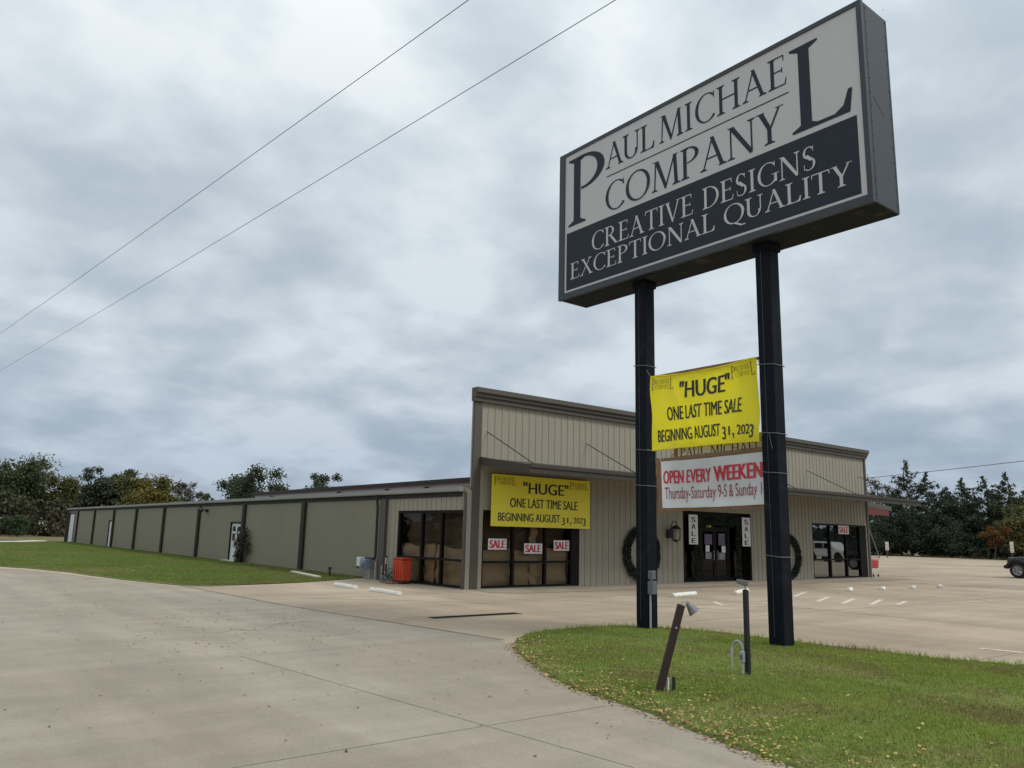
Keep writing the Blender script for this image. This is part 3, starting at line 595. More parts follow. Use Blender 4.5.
for x0 in (27.455, 28.38):
    d = MB(); x1 = x0 + .915
    d.box(x0, x0 + .09, EY - .04, EY + .01, .03, 2.21); d.box(x1 - .09, x1, EY - .04, EY + .01, .03, 2.21)
    d.box(x0 + .09, x1 - .09, EY - .04, EY + .01, .03, .25); d.box(x0 + .09, x1 - .09, EY - .04, EY + .01, 2.1, 2.21); d.box(x0 + .09, x1 - .09, EY - .06, EY - .041, 1.0, 1.06)
    do = d.build('entrance_door', M['bronze'], bld)
    MB().poly([(x0 + .09, EY - .015, .25), (x1 - .09, EY - .015, .25), (x1 - .09, EY - .015, 2.1), (x0 + .09, EY - .015, 2.1)]).build('door_pane', GLASS, do, keep=True)
    hx = x1 - .13 if x0 < 28 else x0 + .13
    MB().tube([(hx, EY - .045, .9), (hx, EY - .10, .92), (hx, EY - .10, 1.28), (hx, EY - .045, 1.30)], .014, 6).build('door_handle', M['galv'], do)
MB().box(15.4, 41.1, 29.0, 29.1, 0.02, 3.1).build('inner_partition', M['inside'], bld)
MB().poly([(15.3, 21.6, .015), (41.0, 21.6, .015), (41.0, 29, .015), (15.3, 29, .015)]).build('store_floor', M['inside'], bld)
MB().box(15.3, 41.0, 21.72, 29, 2.98, 3.02).build('store_ceiling', M['inside'], bld)
# doors of the side wall
def leaf_frame(o, name='door_frame'):
    f = MB(); p0, p1, z0, z1 = o
    f.box(WX - .05, WX + .12, p0 - .07, p0 + .0, 0, z1 + .07); f.box(WX - .05, WX + .12, p1 - .0, p1 + .07, 0, z1 + .07); f.box(WX - .05, WX + .12, p0, p1, z1, z1 + .07); return f
lf = MB(); p0, p1 = DOOR_D[0], DOOR_D[1]
lf.box(WX + .03, WX + .08, p0 + .01, p1 - .01, .03, 2.0)
for a in (p0 + .10, (p0 + p1) / 2 + .08):
    b = a + (p1 - p0) / 2 - .18
    lf.box(WX + .018, WX + .029, a, a + .03, .18, .95); lf.box(WX + .018, WX + .029, b - .03, b, .18, .95); lf.box(WX + .018, WX + .029, a + .03, b - .03, .18, .21); lf.box(WX + .018, WX + .029, a + .03, b - .03, .92, .95)
do = lf.build('side_door', M['white'], bld)
pn = pm('dark_door_glass', (0.012, 0.014, 0.016), 0.1, 0.1, 3, 20, 0.05)
for a in (p0 + .17, (p0 + p1) / 2 + .16):
    for z0, z1 in ((1.10, 1.48), (1.60, 1.85)): MB().box(WX + .015, WX + .032, a, a + .40, z0, z1).build('door_pane', pn, do)
leaf_frame(DOOR_D).build('door_frame', M['dark_trim'], do)
do = MB().box(WX + .03, WX + .08, DOOR_S[0] + .01, DOOR_S[1] - .01, .03, 2.07).build('side_door', M['white'], bld); leaf_frame(DOOR_S).build('door_frame', M['dark_trim'], do)
rd = MB()
for k in range(9): rd.box(WX + .04 + .004 * (k % 2), WX + .09, DOOR_R[0] + .01, DOOR_R[1] - .01, .03 + k * .3, .03 + k * .3 + .29)
do = rd.build('roll_up_door', M['white'], bld); leaf_frame(DOOR_R).build('door_frame', M['dark_trim'], do)
MB().box(WX - .06, WX - .01, 89.68, 90.15, 0, 2.85).build('reveal_shade', M['dark_trim'], do)  # dark slab on the wall standing for the shade in the door reveal
MB().box(WX - .35, WX - .01, 41.5, 43.6, 0.0, .09).build('door_step', M['concrete'], bld)
# side canopy with red fascia beyond the right corner
so = MB().ext([(RX + .01, 4.42), (48.8, 3.92), (48.8, 3.80), (RX + .01, 4.30)], 24.0, 34.0, lambda a, p, q: (p, a, q)).build('side_canopy', M['roof'], bld)
MB().ext([(RX + .02, 4.52), (48.9, 3.99), (48.9, 3.72), (RX + .02, 4.25)], 23.9, 23.99, lambda a, p, q: (p, a, q)).build('canopy_edge', M['trim'], so)
MB().ext([(RX + .02, 4.24), (48.6, 3.71), (48.6, 3.42), (RX + .02, 3.42)], 23.93, 23.985, lambda a, p, q: (p, a, q)).build('red_fascia', M['red'], so)
# wall lamp on the long side
wl_ = empty('wall_light', (15.05, 47.4, 2.7), 'small black wall light high on the long side wall under the eave', 'lamp')
MB().box(14.93, 15.04, 47.3, 47.5, 2.62, 2.80).tube([(14.95, 47.4, 2.72), (14.75, 47.4, 2.78)], .03, 6).build('bracket', M['iron'], wl_)
MB().lathe([(.04, 0), (.12, .02), (.20, .14), (.19, .15), (.0, .10)], (14.68, 47.4, 2.84), (-.5, 0, -.86), 12).build('lamp_head', M['iron'], wl_)

# ------------------------------------------------------------------ things on the building
BLK = M['ink']
def logo(parent, org, uax, nax, u0, u1, v0, v1, mat):
    """the store's small two-line name with a tall first and last letter"""
    mb = MB(); w = u1 - u0; h = v1 - v0; vz = (0, 0, 1)
    serif_text(mb, 'P', org, uax, vz, nax, u0, u0 + .19 * w, v0, v1 + .05 * h)
    serif_text(mb, 'PAUL MICHAEL'[1:], org, uax, vz, nax, u0 + .19 * w, u0 + .81 * w, v0 + .57 * h, v1 - .03 * h)
    serif_text(mb, 'COMPANY', org, uax, vz, nax, u0 + .19 * w, u0 + .80 * w, v0 + .06 * h, v0 + .42 * h)
    serif_text(mb, 'L', org, uax, vz, nax, u0 + .83 * w, u1, v0, v1 + .05 * h)
    mb.poly([Vector(org) + Vector(uax) * a + Vector((0, 0, b)) for a, b in ((u0 + .2 * w, v0 + .49 * h), (u0 + .8 * w, v0 + .49 * h), (u0 + .8 * w, v0 + .505 * h), (u0 + .2 * w, v0 + .505 * h))])
    return mb.build('store_logo', mat, parent)
def sale_banner(o, org, uax, nax, W, H, lift=None):
    """printed words of the yellow sale banner; u,v run from its lower left corner"""
    L = lambda s, a, b, c, d, bold: sans(s, org, uax, (0, 0, 1), a * W, b * W, c * H, d * H, BLK, 'lettering', o, bold=bold, lift=lift)
    L('"HUGE"', .30, .76, .655, .885, .035)
    L('ONE LAST TIME SALE', .175, .86, .375, .555, .025)
    L('BEGINNING AUGUST', .065, .675, .105, .265, .025)
    for s, a, c, d in (('3', .712, .055, .215), ('1', .758, .105, .215), (',', .79, .06, .13), ('2', .835, .105, .225), ('0', .869, .105, .22), ('2', .903, .105, .225), ('3', .937, .055, .215)):
        wd = .008 if s in '1,' else .026
        L(s, a - wd / 2 - .002, a + wd / 2 + .002, c, d, .025)
    p = Vector(org) + Vector(nax) * .0
    logo(o, p, uax, nax, .02 * W, .225 * W, .80 * H, .95 * H, M['ink_soft']); logo(o, p, uax, nax, .775 * W, .98 * W, .80 * H, .95 * H, M['ink_soft'])
fb = empty('sale_banner', (15.95, 21.25, 2.04), 'yellow HUGE sale banner fixed to the store front under the canopy', 'banner')
MB().box(15.96, 20.5, 21.18, 21.20, 2.04, 3.77).build('banner_sheet', M['yellow'], fb)
sale_banner(fb, (15.96, 21.174, 2.04), (1, 0, 0), (0, -1, 0), 4.54, 1.73)
def poster(x0, x1, z0, z1, y, label, rot=0, group='red and white sale posters on the windows'):
    t = empty('sale_poster', ((x0 + x1) / 2, y, z0), label, 'poster', group)
    MB().box(x0, x1, y - .006, y, z0, z1).build('poster_card', M['card'], t)
    w, h = x1 - x0, z1 - z0
    sans('SALE', (x0, y - .008, z0), (1, 0, 0), (0, 0, 1), .09 * w, .91 * w, .14 * h, .86 * h, M['inkred'], 'lettering', t, bold=.07)
    return t
PG = FY + .09
poster(16.06, 16.84, 1.27, 1.63, PG, 'white SALE poster with red letters in the left pane under the yellow front banner')
poster(17.62, 18.44, 1.14, 1.49, PG, 'white SALE poster with red letters in the middle pane, hung lowest of the three')
poster(18.98, 19.72, 1.25, 1.61, PG, 'white SALE poster with red letters in the right pane, beside the dark jamb')
poster(37.95, 38.95, 2.18, 2.60, FY - .04, 'pinkish SALE poster at the top of the window by the red cart')
for x0, x1, z0, z1, side in ((26.29, 26.86, 1.55, 2.76, 'wall lantern side'), (29.93, 30.52, 1.50, 2.75, 'side away from the wall lantern')):
    t = empty('sale_sign', (x0, 21.95, z0), 'tall white sign spelling SALE downwards, on the entrance ' + side, 'sign', 'vertical sale signs at the entrance')
    MB().box(x0, x1, 21.30, 21.32, z0, z1).build('sign_board', M['card'], t)
    h = (z1 - z0) / 4.2
    for k, c in enumerate('SALE'):
        zz = z1 - (k + 1) * h - .03; sans(c, (x0, 21.297, 0), (1, 0, 0), (0, 0, 1), .16, x1 - x0 - .16, zz + .02, zz + h * .78, BLK, 'lettering', t, bold=.07)
# notices on the entrance doors
for nm, x0, x1, z0, z1, mat, lab in (('notice', 27.72, 27.98, 1.25, 1.52, M['card'], 'white paper notice on the left glass entrance door'), ('notice', 28.82, 29.08, 1.22, 1.50, M['card'], 'white paper notice on the right glass entrance door'),
        ('notice', 27.80, 28.12, 2.28, 2.52, pm('yellow_paper', (0.62, 0.55, 0.06), .8), 'small yellow notice above the left entrance door'),
        ('notice', 27.66, 28.16, 1.55, 1.98, pm('purple_poster', (0.11, 0.09, 0.17), .7, tint=((0.30, 0.22, 0.10), 6, .5, .7)), 'purple poster above the white notice on the left door'),
        ('notice', 28.60, 29.06, 1.53, 2.02, pm('violet_poster', (0.10, 0.09, 0.16), .7, tint=((0.28, 0.24, 0.12), 7, .5, .7)), 'purple poster above the white notice on the right door'),
        ('notice', 27.70, 28.10, .95, 1.22, pm('grey_flyer', (0.26, 0.26, 0.26), .8, .2, 8), 'grey flyer below the white notice on the left door'),
        ('notice', 28.62, 29.02, .92, 1.20, pm('grey_flyer', (0.26, 0.26, 0.26)), 'grey flyer below the white notice on the right door')):
    tag(MB().box(x0, x1, EY - .07, EY - .065, z0, z1).build(nm, mat), lab, 'notice', 'notices on the entrance doors')
# leaves on wreaths, garland, bushes
def leaf_cloud(centers, radii, n, size, seed, stretch=(1, 1, 1), aspect=.55, shell=.0):
    """loose leaf faces scattered in balls about the centres -> (n*4,3) array"""
    rg = np.random.default_rng(seed); c = np.asarray(centers, float); r = np.asarray(radii, float)
    w = r ** 2; k = rg.choice(len(c), n, p=w / w.sum())
    d = rg.normal(size=(n, 3)); d /= np.linalg.norm(d, axis=1, keepdims=True)
    rad = rg.random(n) ** (1 / 2.2) * r[k] if not shell else np.minimum(np.abs(rg.normal(0, .60, n)), .75 + .42 * rg.random(n)) * r[k]
    p = c[k] + d * rad[:, None] * np.asarray(stretch)
    a = rg.normal(size=(n, 3)); a /= np.linalg.norm(a, axis=1, keepdims=True); b = np.cross(a, rg.normal(size=(n, 3))); b /= np.linalg.norm(b, axis=1, keepdims=True)
    s = size * (.6 + .8 * rg.random(n))[:, None]
    return np.stack([p - a * s, p + b * s * aspect, p + a * s, p - b * s * aspect], 1).reshape(-1, 3)
LEAF = dict(
    wreath=pm('wreath_needles', (0.020, 0.034, 0.018), .8, .2, 3, 20, .1, island=.5),
    oak=pm('oak_leaves', (0.078, 0.094, 0.042), .75, .25, .25, 2, .1, island=.45, trans=.22, spec=.25),
    olive=pm('olive_leaves', (0.115, 0.115, 0.040), .75, .25, .25, 2, .1, island=.45, trans=.22, spec=.25),
    gold=pm('golden_leaves', (0.170, 0.138, 0.034), .75, .25, .3, 2, .1, island=.45, trans=.22, spec=.25, tint=((0.085, 0.095, 0.036), .22, .40, .58)),
    blue=pm('blue_green_leaves', (0.075, 0.096, 0.060), .75, .25, .25, 2, .1, island=.4, trans=.2, spec=.25),
    pale=pm('pale_thin_leaves', (0.12, 0.115, 0.085), .75, .25, .25, 2, .1, island=.4, trans=.2, spec=.25),
    cedar=pm('cedar_needles', (0.050, 0.068, 0.046), .85, .25, .3, 3, .1, island=.5, trans=.1, spec=.2),
    cedar2=pm('greener_cedar_needles', (0.072, 0.086, 0.042), .85, .25, .3, 3, .1, island=.5, trans=.1, spec=.2),
    bush=pm('bright_bush_leaves', (0.06, 0.095, 0.04), .7, .2, .4, 4, .1, island=.4, trans=.25, spec=.25),
    orange=pm('orange_autumn_leaves', (0.14, 0.07, 0.022), .75, .25, .6, 4, .1, island=.5, trans=.25, spec=.25),
    vine=pm('dry_vine_leaves', (0.055, 0.045, 0.032), .85, .25, 2, 9, .1, island=.5, trans=.15, spec=.2),
    under=pm('undergrowth_leaves', (0.058, 0.062, 0.036), .85, .25, .2, 2, .1, island=.5, trans=.1, spec=.2, tint=((0.07, 0.055, 0.03), .12, .5, .68)),
)
def wreath(cx, cz, lab):
    t = empty('wreath', (cx, FY - .1, cz), lab, 'wreath', 'evergreen wreaths on the front wall')
    cs = [(.86 * math.cos(a), 0, .86 * math.sin(a)) for a in np.linspace(0, 2 * math.pi, 48, endpoint=False)]
    raw_mesh('needles', leaf_cloud(cs, [.2] * 48, 5200, .07, int(cx), (1, .5, 1), .3), 4, LEAF['wreath'], t)
    MB().tube([Vector(c) for c in cs] + [Vector(cs[0])], .04, 6).build('ring', M['iron'], t, local=True)
    MB().tube([(0, .04, .95), (0, .06, 1.2)], .01, 5).build('hanger', M['iron'], t, local=True)
wreath(23.4, 1.18, 'big dark green wreath behind the left sign pole')
wreath(33.35, 1.05, 'big dark green wreath half hidden behind the right sign pole')
gp = [(26.95 + .03 * math.sin(9 * z), 21.46, z) for z in np.linspace(.15, 2.55, 22)] + [(26.95 + t * 2.9, 21.46, 2.58 - .12 * math.sin(math.pi * (t * 2 % 1))) for t in np.linspace(0, 1, 26)] + [(29.85, 21.46, z) for z in np.linspace(2.5, .15, 22)]
gl = empty('garland', (28.3, 21.46, 0), 'dark evergreen garland framing the store entrance', 'garland')
raw_mesh('needles', leaf_cloud(gp, [.17] * len(gp), 4200, .06, 4, (1, .6, 1), .3) - np.array([28.3, 21.46, 0]), 4, LEAF['wreath'], gl)
# carriage lantern left of the entrance
ln = empty('wall_lantern', (25.04, 21.30, 1.72), 'black carriage lantern on the wall beside the entrance', 'lantern')
b = MB(); b.box(24.9, 25.18, 21.26, 21.318, 1.78, 2.12).tube([(25.04, 21.27, 2.08), (25.04, 21.12, 2.40), (25.04, 20.98, 2.46), (25.04, 20.92, 2.34), (25.04, 20.95, 2.24)], .018, 6)
b.build('bracket', M['iron'], ln)
c = MB(); c.lathe([(.02, .30), (.10, .26), (.22, .16), (.22, .14), (.19, .14)], (25.04, 20.95, 2.0), (0, 0, 1), 8).lathe([(.15, -.30), (.17, -.28), (.05, -.36), (.0, -.40)], (25.04, 20.95, 2.0), (0, 0, 1), 8)
for k in range(8):
    a = k * math.pi / 4; c.tube([(25.04 + .16 * math.cos(a), 20.95 + .16 * math.sin(a), 1.70), (25.04 + .19 * math.cos(a), 20.95 + .19 * math.sin(a), 2.15)], .012, 4)
c.build('cage', M['iron'], ln)
MB().lathe([(.10, -.28), (.14, .13), (.0, .13)], (25.04, 20.95, 2.0), (0, 0, 1), 12).build('lamp_glass', M['lamp_glass'], ln, smooth=True)

# ------------------------------------------------------------------ the big roadside sign
ps = empty('pole_sign', (12.2, 9.5, 0), 'tall PAUL MICHAEL COMPANY sign cabinet on two black steel poles', 'sign')
SX, SL, K = 11.78, 13.918 * .9477, .9477
U = lambda u: SL - u * K
Z = lambda z: 1.8 + (z - 1.8) * K
BX = SX + .87
cb = MB(); cb.box(SX + .05, BX, U(7.89), U(-.05), Z(7.46), Z(11.26))
cbo = cb.build('sign_cabinet', M['cab'], ps, bevel=.012)
fr = MB(); xf0, xf1 = SX - .02, SX + .052
fr.box(xf0, xf1, U(7.89) - .003, U(7.80), Z(7.45), Z(11.27)); fr.box(xf0, xf1, U(.14), U(-.05) + .003, Z(7.45), Z(11.27))
fr.box(xf0 + .001, xf1, U(7.80), U(.14), Z(7.45), Z(7.595)); fr.box(xf0 + .001, xf1, U(7.80), U(.14), Z(11.185), Z(11.27))
fr.build('face_frame', M['cab_dark'], cbo)
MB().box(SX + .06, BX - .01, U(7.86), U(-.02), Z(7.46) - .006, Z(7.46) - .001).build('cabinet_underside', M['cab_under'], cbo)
sm = MB()                                            # sheet seams, rivets and a scratch on the end panel
ye = U(7.89) - .004
for xx in (SX + .10, BX - .06): sm.box(xx, xx + .012, ye - .002, ye, Z(7.5), Z(11.22))
for k in range(15):
    for xx in (SX + .135, BX - .09): sm.lathe([(.012, 0), (.008, .006), (0, .007)], (xx, ye, Z(7.6) + k * .26), (0, -1, 0), 6)
sm.poly([(SX + .22, ye - .001, 9.07), (SX + .55, ye - .001, 8.80), (SX + .56, ye - .001, 8.815), (SX + .23, ye - .001, 9.09)])
sm.build('panel_seam', M['cab_dark'], cbo)
for y0, y1 in ((U(7.8), U(.14)),): fo_ = MB().box(SX + .003, SX + .045, y0, y1, Z(7.595), Z(11.185)).build('sign_face', M['face'], ps)
MB().poly([(SX, U(7.69), Z(7.655)), (SX, U(.21), Z(7.655)), (SX, U(.21), Z(9.12)), (SX, U(7.69), Z(9.12))]).build('dark_band', M['navy'], fo_)
O = (SX - .002, U(0), 0); UA = (0, -1, 0); NA = (-1, 0, 0)
def line(mb, s, u0, u1, z0, z1, tr=.02): serif_text(mb, s, O, UA, (0, 0, 1), NA, u0 * K, u1 * K, Z(z0), Z(z1), tr)
lt = MB()
line(lt, 'P', .27, 1.52, 9.27, 11.03); line(lt, 'L', 6.45, 7.64, 9.23, 10.96)
line(lt, 'AUL', 1.56, 3.08, 10.33, 10.96, -.02); line(lt, 'MICHAE', 3.22, 6.38, 10.33, 10.97, .05)
line(lt, 'COMPANY', 1.56, 6.28, 9.25, 9.95, .0)
lt.poly([(SX - .002, U(1.59), Z(10.125)), (SX - .002, U(6.41), Z(10.125)), (SX - .002, U(6.41), Z(10.15)), (SX - .002, U(1.59), Z(10.15))])
lt.build('company_lettering', M['navy'], fo_)
lt = MB()
line(lt, 'CREATIVE', 1.11, 4.11, 8.42, 8.88); line(lt, 'DESIGNS', 4.35, 6.88, 8.42, 8.88, .03)
line(lt, 'EXCEPTIONAL', .36, 4.64, 7.90, 8.31); line(lt, 'QUALITY', 4.87, 7.55, 7.90, 8.31)
lt.build('slogan_lettering', M['face'], fo_)
PX = 12.20; PL, PR = 10.97, 7.97
for y in (PL, PR):
    po = MB().box(PX - .15, PX + .15, y - .15, y + .15, -.1, Z(7.46) - .01).build('pole', M['pole'], ps, bevel=.012)
    MB().box(PX - .18, PX + .18, y - .185, y + .185, Z(7.46) - .16, Z(7.46) - .008).build('pole_collar', M['pole'], po, bevel=.01)
    MB().box(PX - .155, PX - .1505, y + .02, y + .032, .2, 7.2).build('pole_seam', M['cab_dark'], po)
# rope loops tied round the poles
def band(y, z, tilt=.0):
    pts = []
    for a, b in ((-1, -1), (1, -1), (1, 1), (-1, 1), (-1, -1)): pts.append((PX / .962 + a * .172, y + b * .172, z + tilt * b))
    return pts
# the two banners and the name board hang in the plane of the poles; KB sets their size to that plane
KB = 0.962
# yellow banner between the poles, with light creases
yb = empty('sale_banner', (12.55, 9.8, 3.5), 'creased yellow HUGE sale banner tied between the two sign poles', 'banner')
BYL, BYR = 11.13, 8.51
def ylift(u, w):                                     # creases of the sheet, shared by the print
    a = .005 * math.sin(17 * u + 9 * w + 2 * math.sin(3 * w)) * math.exp(-((1.6 - w) / .5) ** 2) + .004 * math.sin(15 * u - 13 * w) * math.exp(-((u - 2.4) / .5) ** 2) + .024 * math.sin(2.1 * u + 3.4 * w) + .012 * math.sin(6.5 * u - 7 * w + 1) + .02 * math.exp(-((u - .45 - .45 * (1.6 - w)) / .12) ** 2) * (1 if u < 1.2 else 0) - .02 * math.exp(-((u - 2.2 - .3 * (w - .8)) / .10) ** 2)
    return Vector((a, 0, -.05 * math.sin(math.pi * u / 2.62) * (w / 1.6) + .015 * math.sin(math.pi * u / 2.62) * (1 - w / 1.6)))
MB().sheet(lambda s, t: Vector((12.52, BYL - s * 2.62, 3.57 + t * 1.60)) + ylift(s * 2.62, t * 1.60), 90, 50).build('banner_sheet', M['yellow_hung'], yb, smooth=True)
yl2 = lambda u, w: ylift(u, w) + Vector((-.012, 0, 0))
sale_banner(yb, (12.52, BYL, 3.57), (0, -1, 0), (-1, 0, 0), 2.62, 1.60, lift=yl2)
for ob in yb.children:
    if ob.name.startswith('store_logo'):
        for v in ob.data.vertices:
            p = v.co + Vector(yb.location); v.co = v.co + ylift(BYL - p.y, p.z - 3.57) + Vector((-.008, 0, 0))
for z in (3.58, 5.145): MB().tube([(12.515 + ylift(s, z - 3.57).x, BYL - s, z + ylift(s, z - 3.57).z) for s in np.linspace(0, 2.62, 24)], .012, 5).build('hem', M['yellow_hung'], yb)
MB().box(12.56, 12.60, BYR, BYL, 5.13, 5.18).build('backing_batten', M['wood'], yb)
for y, zs in (((PL + .04) / KB, (5.45, 3.62)), ((PR + .04) / KB, (5.0, 3.72))):
    for z in zs: MB().tube(band(y, z, .02), .008, 5).build('rope', M['rope'], yb)
for a, b in (((12.52, BYL, 5.15), (12.52, 11.25, 5.32)), ((12.52, BYL, 3.58), (12.52, 11.25, 3.62)), ((12.52, BYR, 5.15), (12.52, 8.45, 5.0)), ((12.52, BYR, 3.58), (12.52, 8.45, 3.72))): MB().tube([a, b], .008, 5).build('rope', M['rope'], yb)
MB().tube([(12.50, 8.30, 3.72), (12.50, 8.27, 3.55), (12.50, 8.24, 3.42)], .006, 5).build('rope_end', M['rope'], yb)
# white banner below it, on a timber frame
wb = empty('weekend_banner', (12.55, 9.7, 2.4), 'white OPEN EVERY WEEKEND banner on a timber frame between the sign poles', 'banner')
WL, WR = 10.87, 8.38
def wlift(u, w): return Vector((.010 * math.sin(5 * u + 4 * w) + .008 * math.sin(11 * u - 6 * w), 0, .045 * (u / 2.4) - .015 * math.sin(math.pi * u / 2.4)))
MB().sheet(lambda s, t: Vector((12.55, WL + (.03 * t) - s * (WL - WR), 2.39 + t * .95)) + wlift(s * 2.45, t * .95), 60, 24).build('banner_sheet', M['whiteb'], wb, smooth=True)
wl2 = lambda u, w: wlift(u, w) + Vector((-.010, 0, 0))
for s, a, b, c, d, bold in (('OPEN EVERY', .04, 1.22, .49, .755, .035), ('WEEKEND', 1.31, 2.58, .49, .775, .05)): sans(s, (12.55, WL, 2.39), (0, -1, 0), (0, 0, 1), a, b, c, d, M['inkred'], 'lettering', wb, bold=bold, lift=wl2)
sans('Thursday-Saturday 9-5 & Sunday 1-5', (12.55, WL, 2.39), (0, -1, 0), (0, 0, 1), .07, 2.52, .10, .42, pm('plum_print', (0.30, 0.06, 0.10), .5), 'lettering', wb, lift=wl2)
tf = MB(); tf.ext([(10.86, 2.26), (10.97, 2.26), (11.07, 3.42), (10.97, 3.42)], 12.57, 12.61, lambda a, p, q: (a, p, q))
tf.ext([(10.95, 3.34), (8.45, 3.42), (8.45, 3.49), (10.95, 3.41)], 12.615, 12.65, lambda a, p, q: (a, p, q)); tf.ext([(10.85, 2.32), (8.45, 2.37), (8.45, 2.43), (10.85, 2.385)], 12.575, 12.61, lambda a, p, q: (a, p, q))
tf.build('timber_frame', M['wood'], wb)
for y, z in (((PL + .03) / KB, 2.87), ((PR + .03) / KB, 3.0), ((PR + .03) / KB, 1.52)): MB().tube(band(y, z, .015), .008, 5).build('rope', M['rope'], wb)
# cream name board behind both banners
nb = empty('name_board', (12.68, 9.7, 2.5), 'cream store name board behind the two banners on the sign poles', 'sign')
MB().box(12.66, 12.72, 8.40, 10.52, 2.6, 3.75).build('board', M['cream'], nb)
MB().box(12.64, 12.70, 10.525, 10.60, 2.5, 3.8).build('board_post', M['wood'], nb)
lt = MB(); serif_text(lt, 'PAUL MICHAEL', (12.657, 10.45, 0), (0, -1, 0), (0, 0, 1), (-1, 0, 0), 0, 1.9, 3.435, 3.60); serif_text(lt, 'COMPANY', (12.657, 10.2, 0), (0, -1, 0), (0, 0, 1), (-1, 0, 0), 0, 1.3, 3.20, 3.35); lt.build('lettering', M['redwood'], nb)
def resize(root, k):
    """true size of a thing measured on a plane a little further out"""
    l0 = root.location.copy(); root.location = (l0.x * k, l0.y * k, 1.8 + (l0.z - 1.8) * k)
    for ch in root.children:
        for v in ch.data.vertices: v.co *= k
for q in (yb, wb, nb): resize(q, KB)
yb.location.y -= .04; wb.location.y -= .03
# electrical boxes and conduit on the left pole
eb = empty('electrical_box', (12.13, 10.78, .55), 'grey electrical boxes with conduit on the left sign pole', 'electrical box')
MB().box(12.06, 12.17, 10.70, 10.818, .98, 1.15).build('upper_box', M['grey_box'], eb, bevel=.008); MB().box(12.05, 12.18, 10.68, 10.818, .70, .95).build('lower_box', M['grey_box'], eb, bevel=.008)
MB().tube([(12.10, 10.79, .02), (12.10, 10.79, .71)], .02, 8).tube([(12.12, 10.78, .94), (12.12, 10.78, .99)], .02, 8).build('conduit', M['galv'], eb)

# ------------------------------------------------------------------ grass island
front = [(8.59, 10.66), (8.2, 10.15), (7.91, 9.67), (7.5, 8.95), (7.11, 8.16), (6.85, 7.5), (6.7, 6.9), (6.53, 5.94), (6.27, 4.93), (6.12, 4.37), (6.05, 3.97), (5.9, 2.5), (5.75, 0), (5.7, -6)]
back = [(8.59, 10.66), (8.95, 11.05), (9.5, 11.42), (10.2, 11.70), (10.9, 11.80), (11.6, 11.76), (12.25, 11.45), (12.6, 11.05), (12.85, 10.5), (13.0, 9.8), (13.1, 8.9), (13.12, 8.3), (13.29, 7.02), (13.45, 5.96), (13.9, 4.94), (14.6, 3.4), (15.6, 1.0), (16.6, -2), (17, -6)]
loop = front + back[::-1][:-1]
def resample(pts, n):
    p = np.array(pts + [pts[0]], float); s = np.r_[0, np.cumsum(np.linalg.norm(np.diff(p, axis=0), axis=1))]; t = np.linspace(0, s[-1], n, endpoint=False)
    return np.c_[np.interp(t, s, p[:, 0]), np.interp(t, s, p[:, 1])]
NB = 260; bd = resample(loop, NB); ctr = np.array([10.2, 4.5])
bd += np.random.default_rng(1).normal(0, .025, bd.shape)
def iz(t): return .016 + .050 * (1 - np.asarray(t) ** 5)
vs, fs = [(ctr[0], ctr[1], float(iz(0)))], []
rings = [.15, .3, .45, .6, .7, .8, .87, .93, .97, 1.0]
for t in rings:
    for b in bd: q = ctr + (b - ctr) * t; vs.append((q[0], q[1], float(iz(t))))
for b in bd: vs.append((b[0], b[1], 0.0))
for j in range(NB): fs.append((0, 1 + j, 1 + (j + 1) % NB))
for i in range(len(rings)):
    for j in range(NB):
        a = 1 + i * NB + j; b = 1 + i * NB + (j + 1) % NB; fs.append((a, a + NB, b + NB, b))
mb = MB(); mb.v, mb.f = vs, fs; isl = mb.build('grass_island', G_TURF, smooth=True, kind='structure')
def island_pts(n, rg, tmin=0.0, tmax=1.0):
    j = rg.random(n) * NB; i0 = j.astype(int); fr_ = (j - i0)[:, None]; b = bd[i0 % NB] * (1 - fr_) + bd[(i0 + 1) % NB] * fr_
    t = np.sqrt(tmin ** 2 + rg.random(n) * (tmax ** 2 - tmin ** 2)); p = ctr + (b - ctr) * t[:, None]
    return np.c_[p, iz(t)], t
def front_dist(p):
    f = np.array(front); d = np.full(len(p), 1e9)
    for a, b in zip(f[:-1], f[1:]):
        ab = b - a; s = np.clip(((p[:, :2] - a) @ ab) / (ab @ ab), 0, 1); d = np.minimum(d, np.linalg.norm(p[:, :2] - (a + s[:, None] * ab), axis=1))
    return d
rg = np.random.default_rng(21)
def blades(p, h, w, rg, lean=.6):
    n = len(p); a = rg.random(n) * 2 * np.pi; d = np.c_[np.cos(a), np.sin(a), np.zeros(n)]; b = rg.random(n) * 2 * np.pi
    hh = h * (.45 + .8 * rg.random(n)); ww = w * (.6 + .8 * rg.random(n))
    tip = p + np.c_[np.cos(b) * hh * lean * rg.random(n), np.sin(b) * hh * lean * rg.random(n), hh]
    return np.stack([p - d * ww[:, None], p + d * ww[:, None], tip], 1).reshape(-1, 3)
p, t = island_pts(420000, rg)
ok = (p[:, 1] > .5) & (p @ np.array([f_.x, f_.y, 0]) > 3.2)
dens = np.sin(p[:, 0] * 1.7 + 1.3 * np.sin(p[:, 1] * 1.1)) + np.sin(p[:, 1] * 2.3 + p[:, 0] * .7); fd = front_dist(p)
ok &= rg.random(len(p)) < np.clip(.25 + .55 * np.clip(fd / .8, 0, 1) + .16 * dens, .12, 1)
GR = pm('grass_blades', (0.255, 0.315, 0.066), .65, .22, 1.1, 9, .12, island=.45, trans=.4, spec=.25, tint=((0.25, 0.225, 0.085), .9, .48, .64))
raw_mesh('grass', blades(p[ok], .033, .0045, rg), 3, GR, kind='stuff')
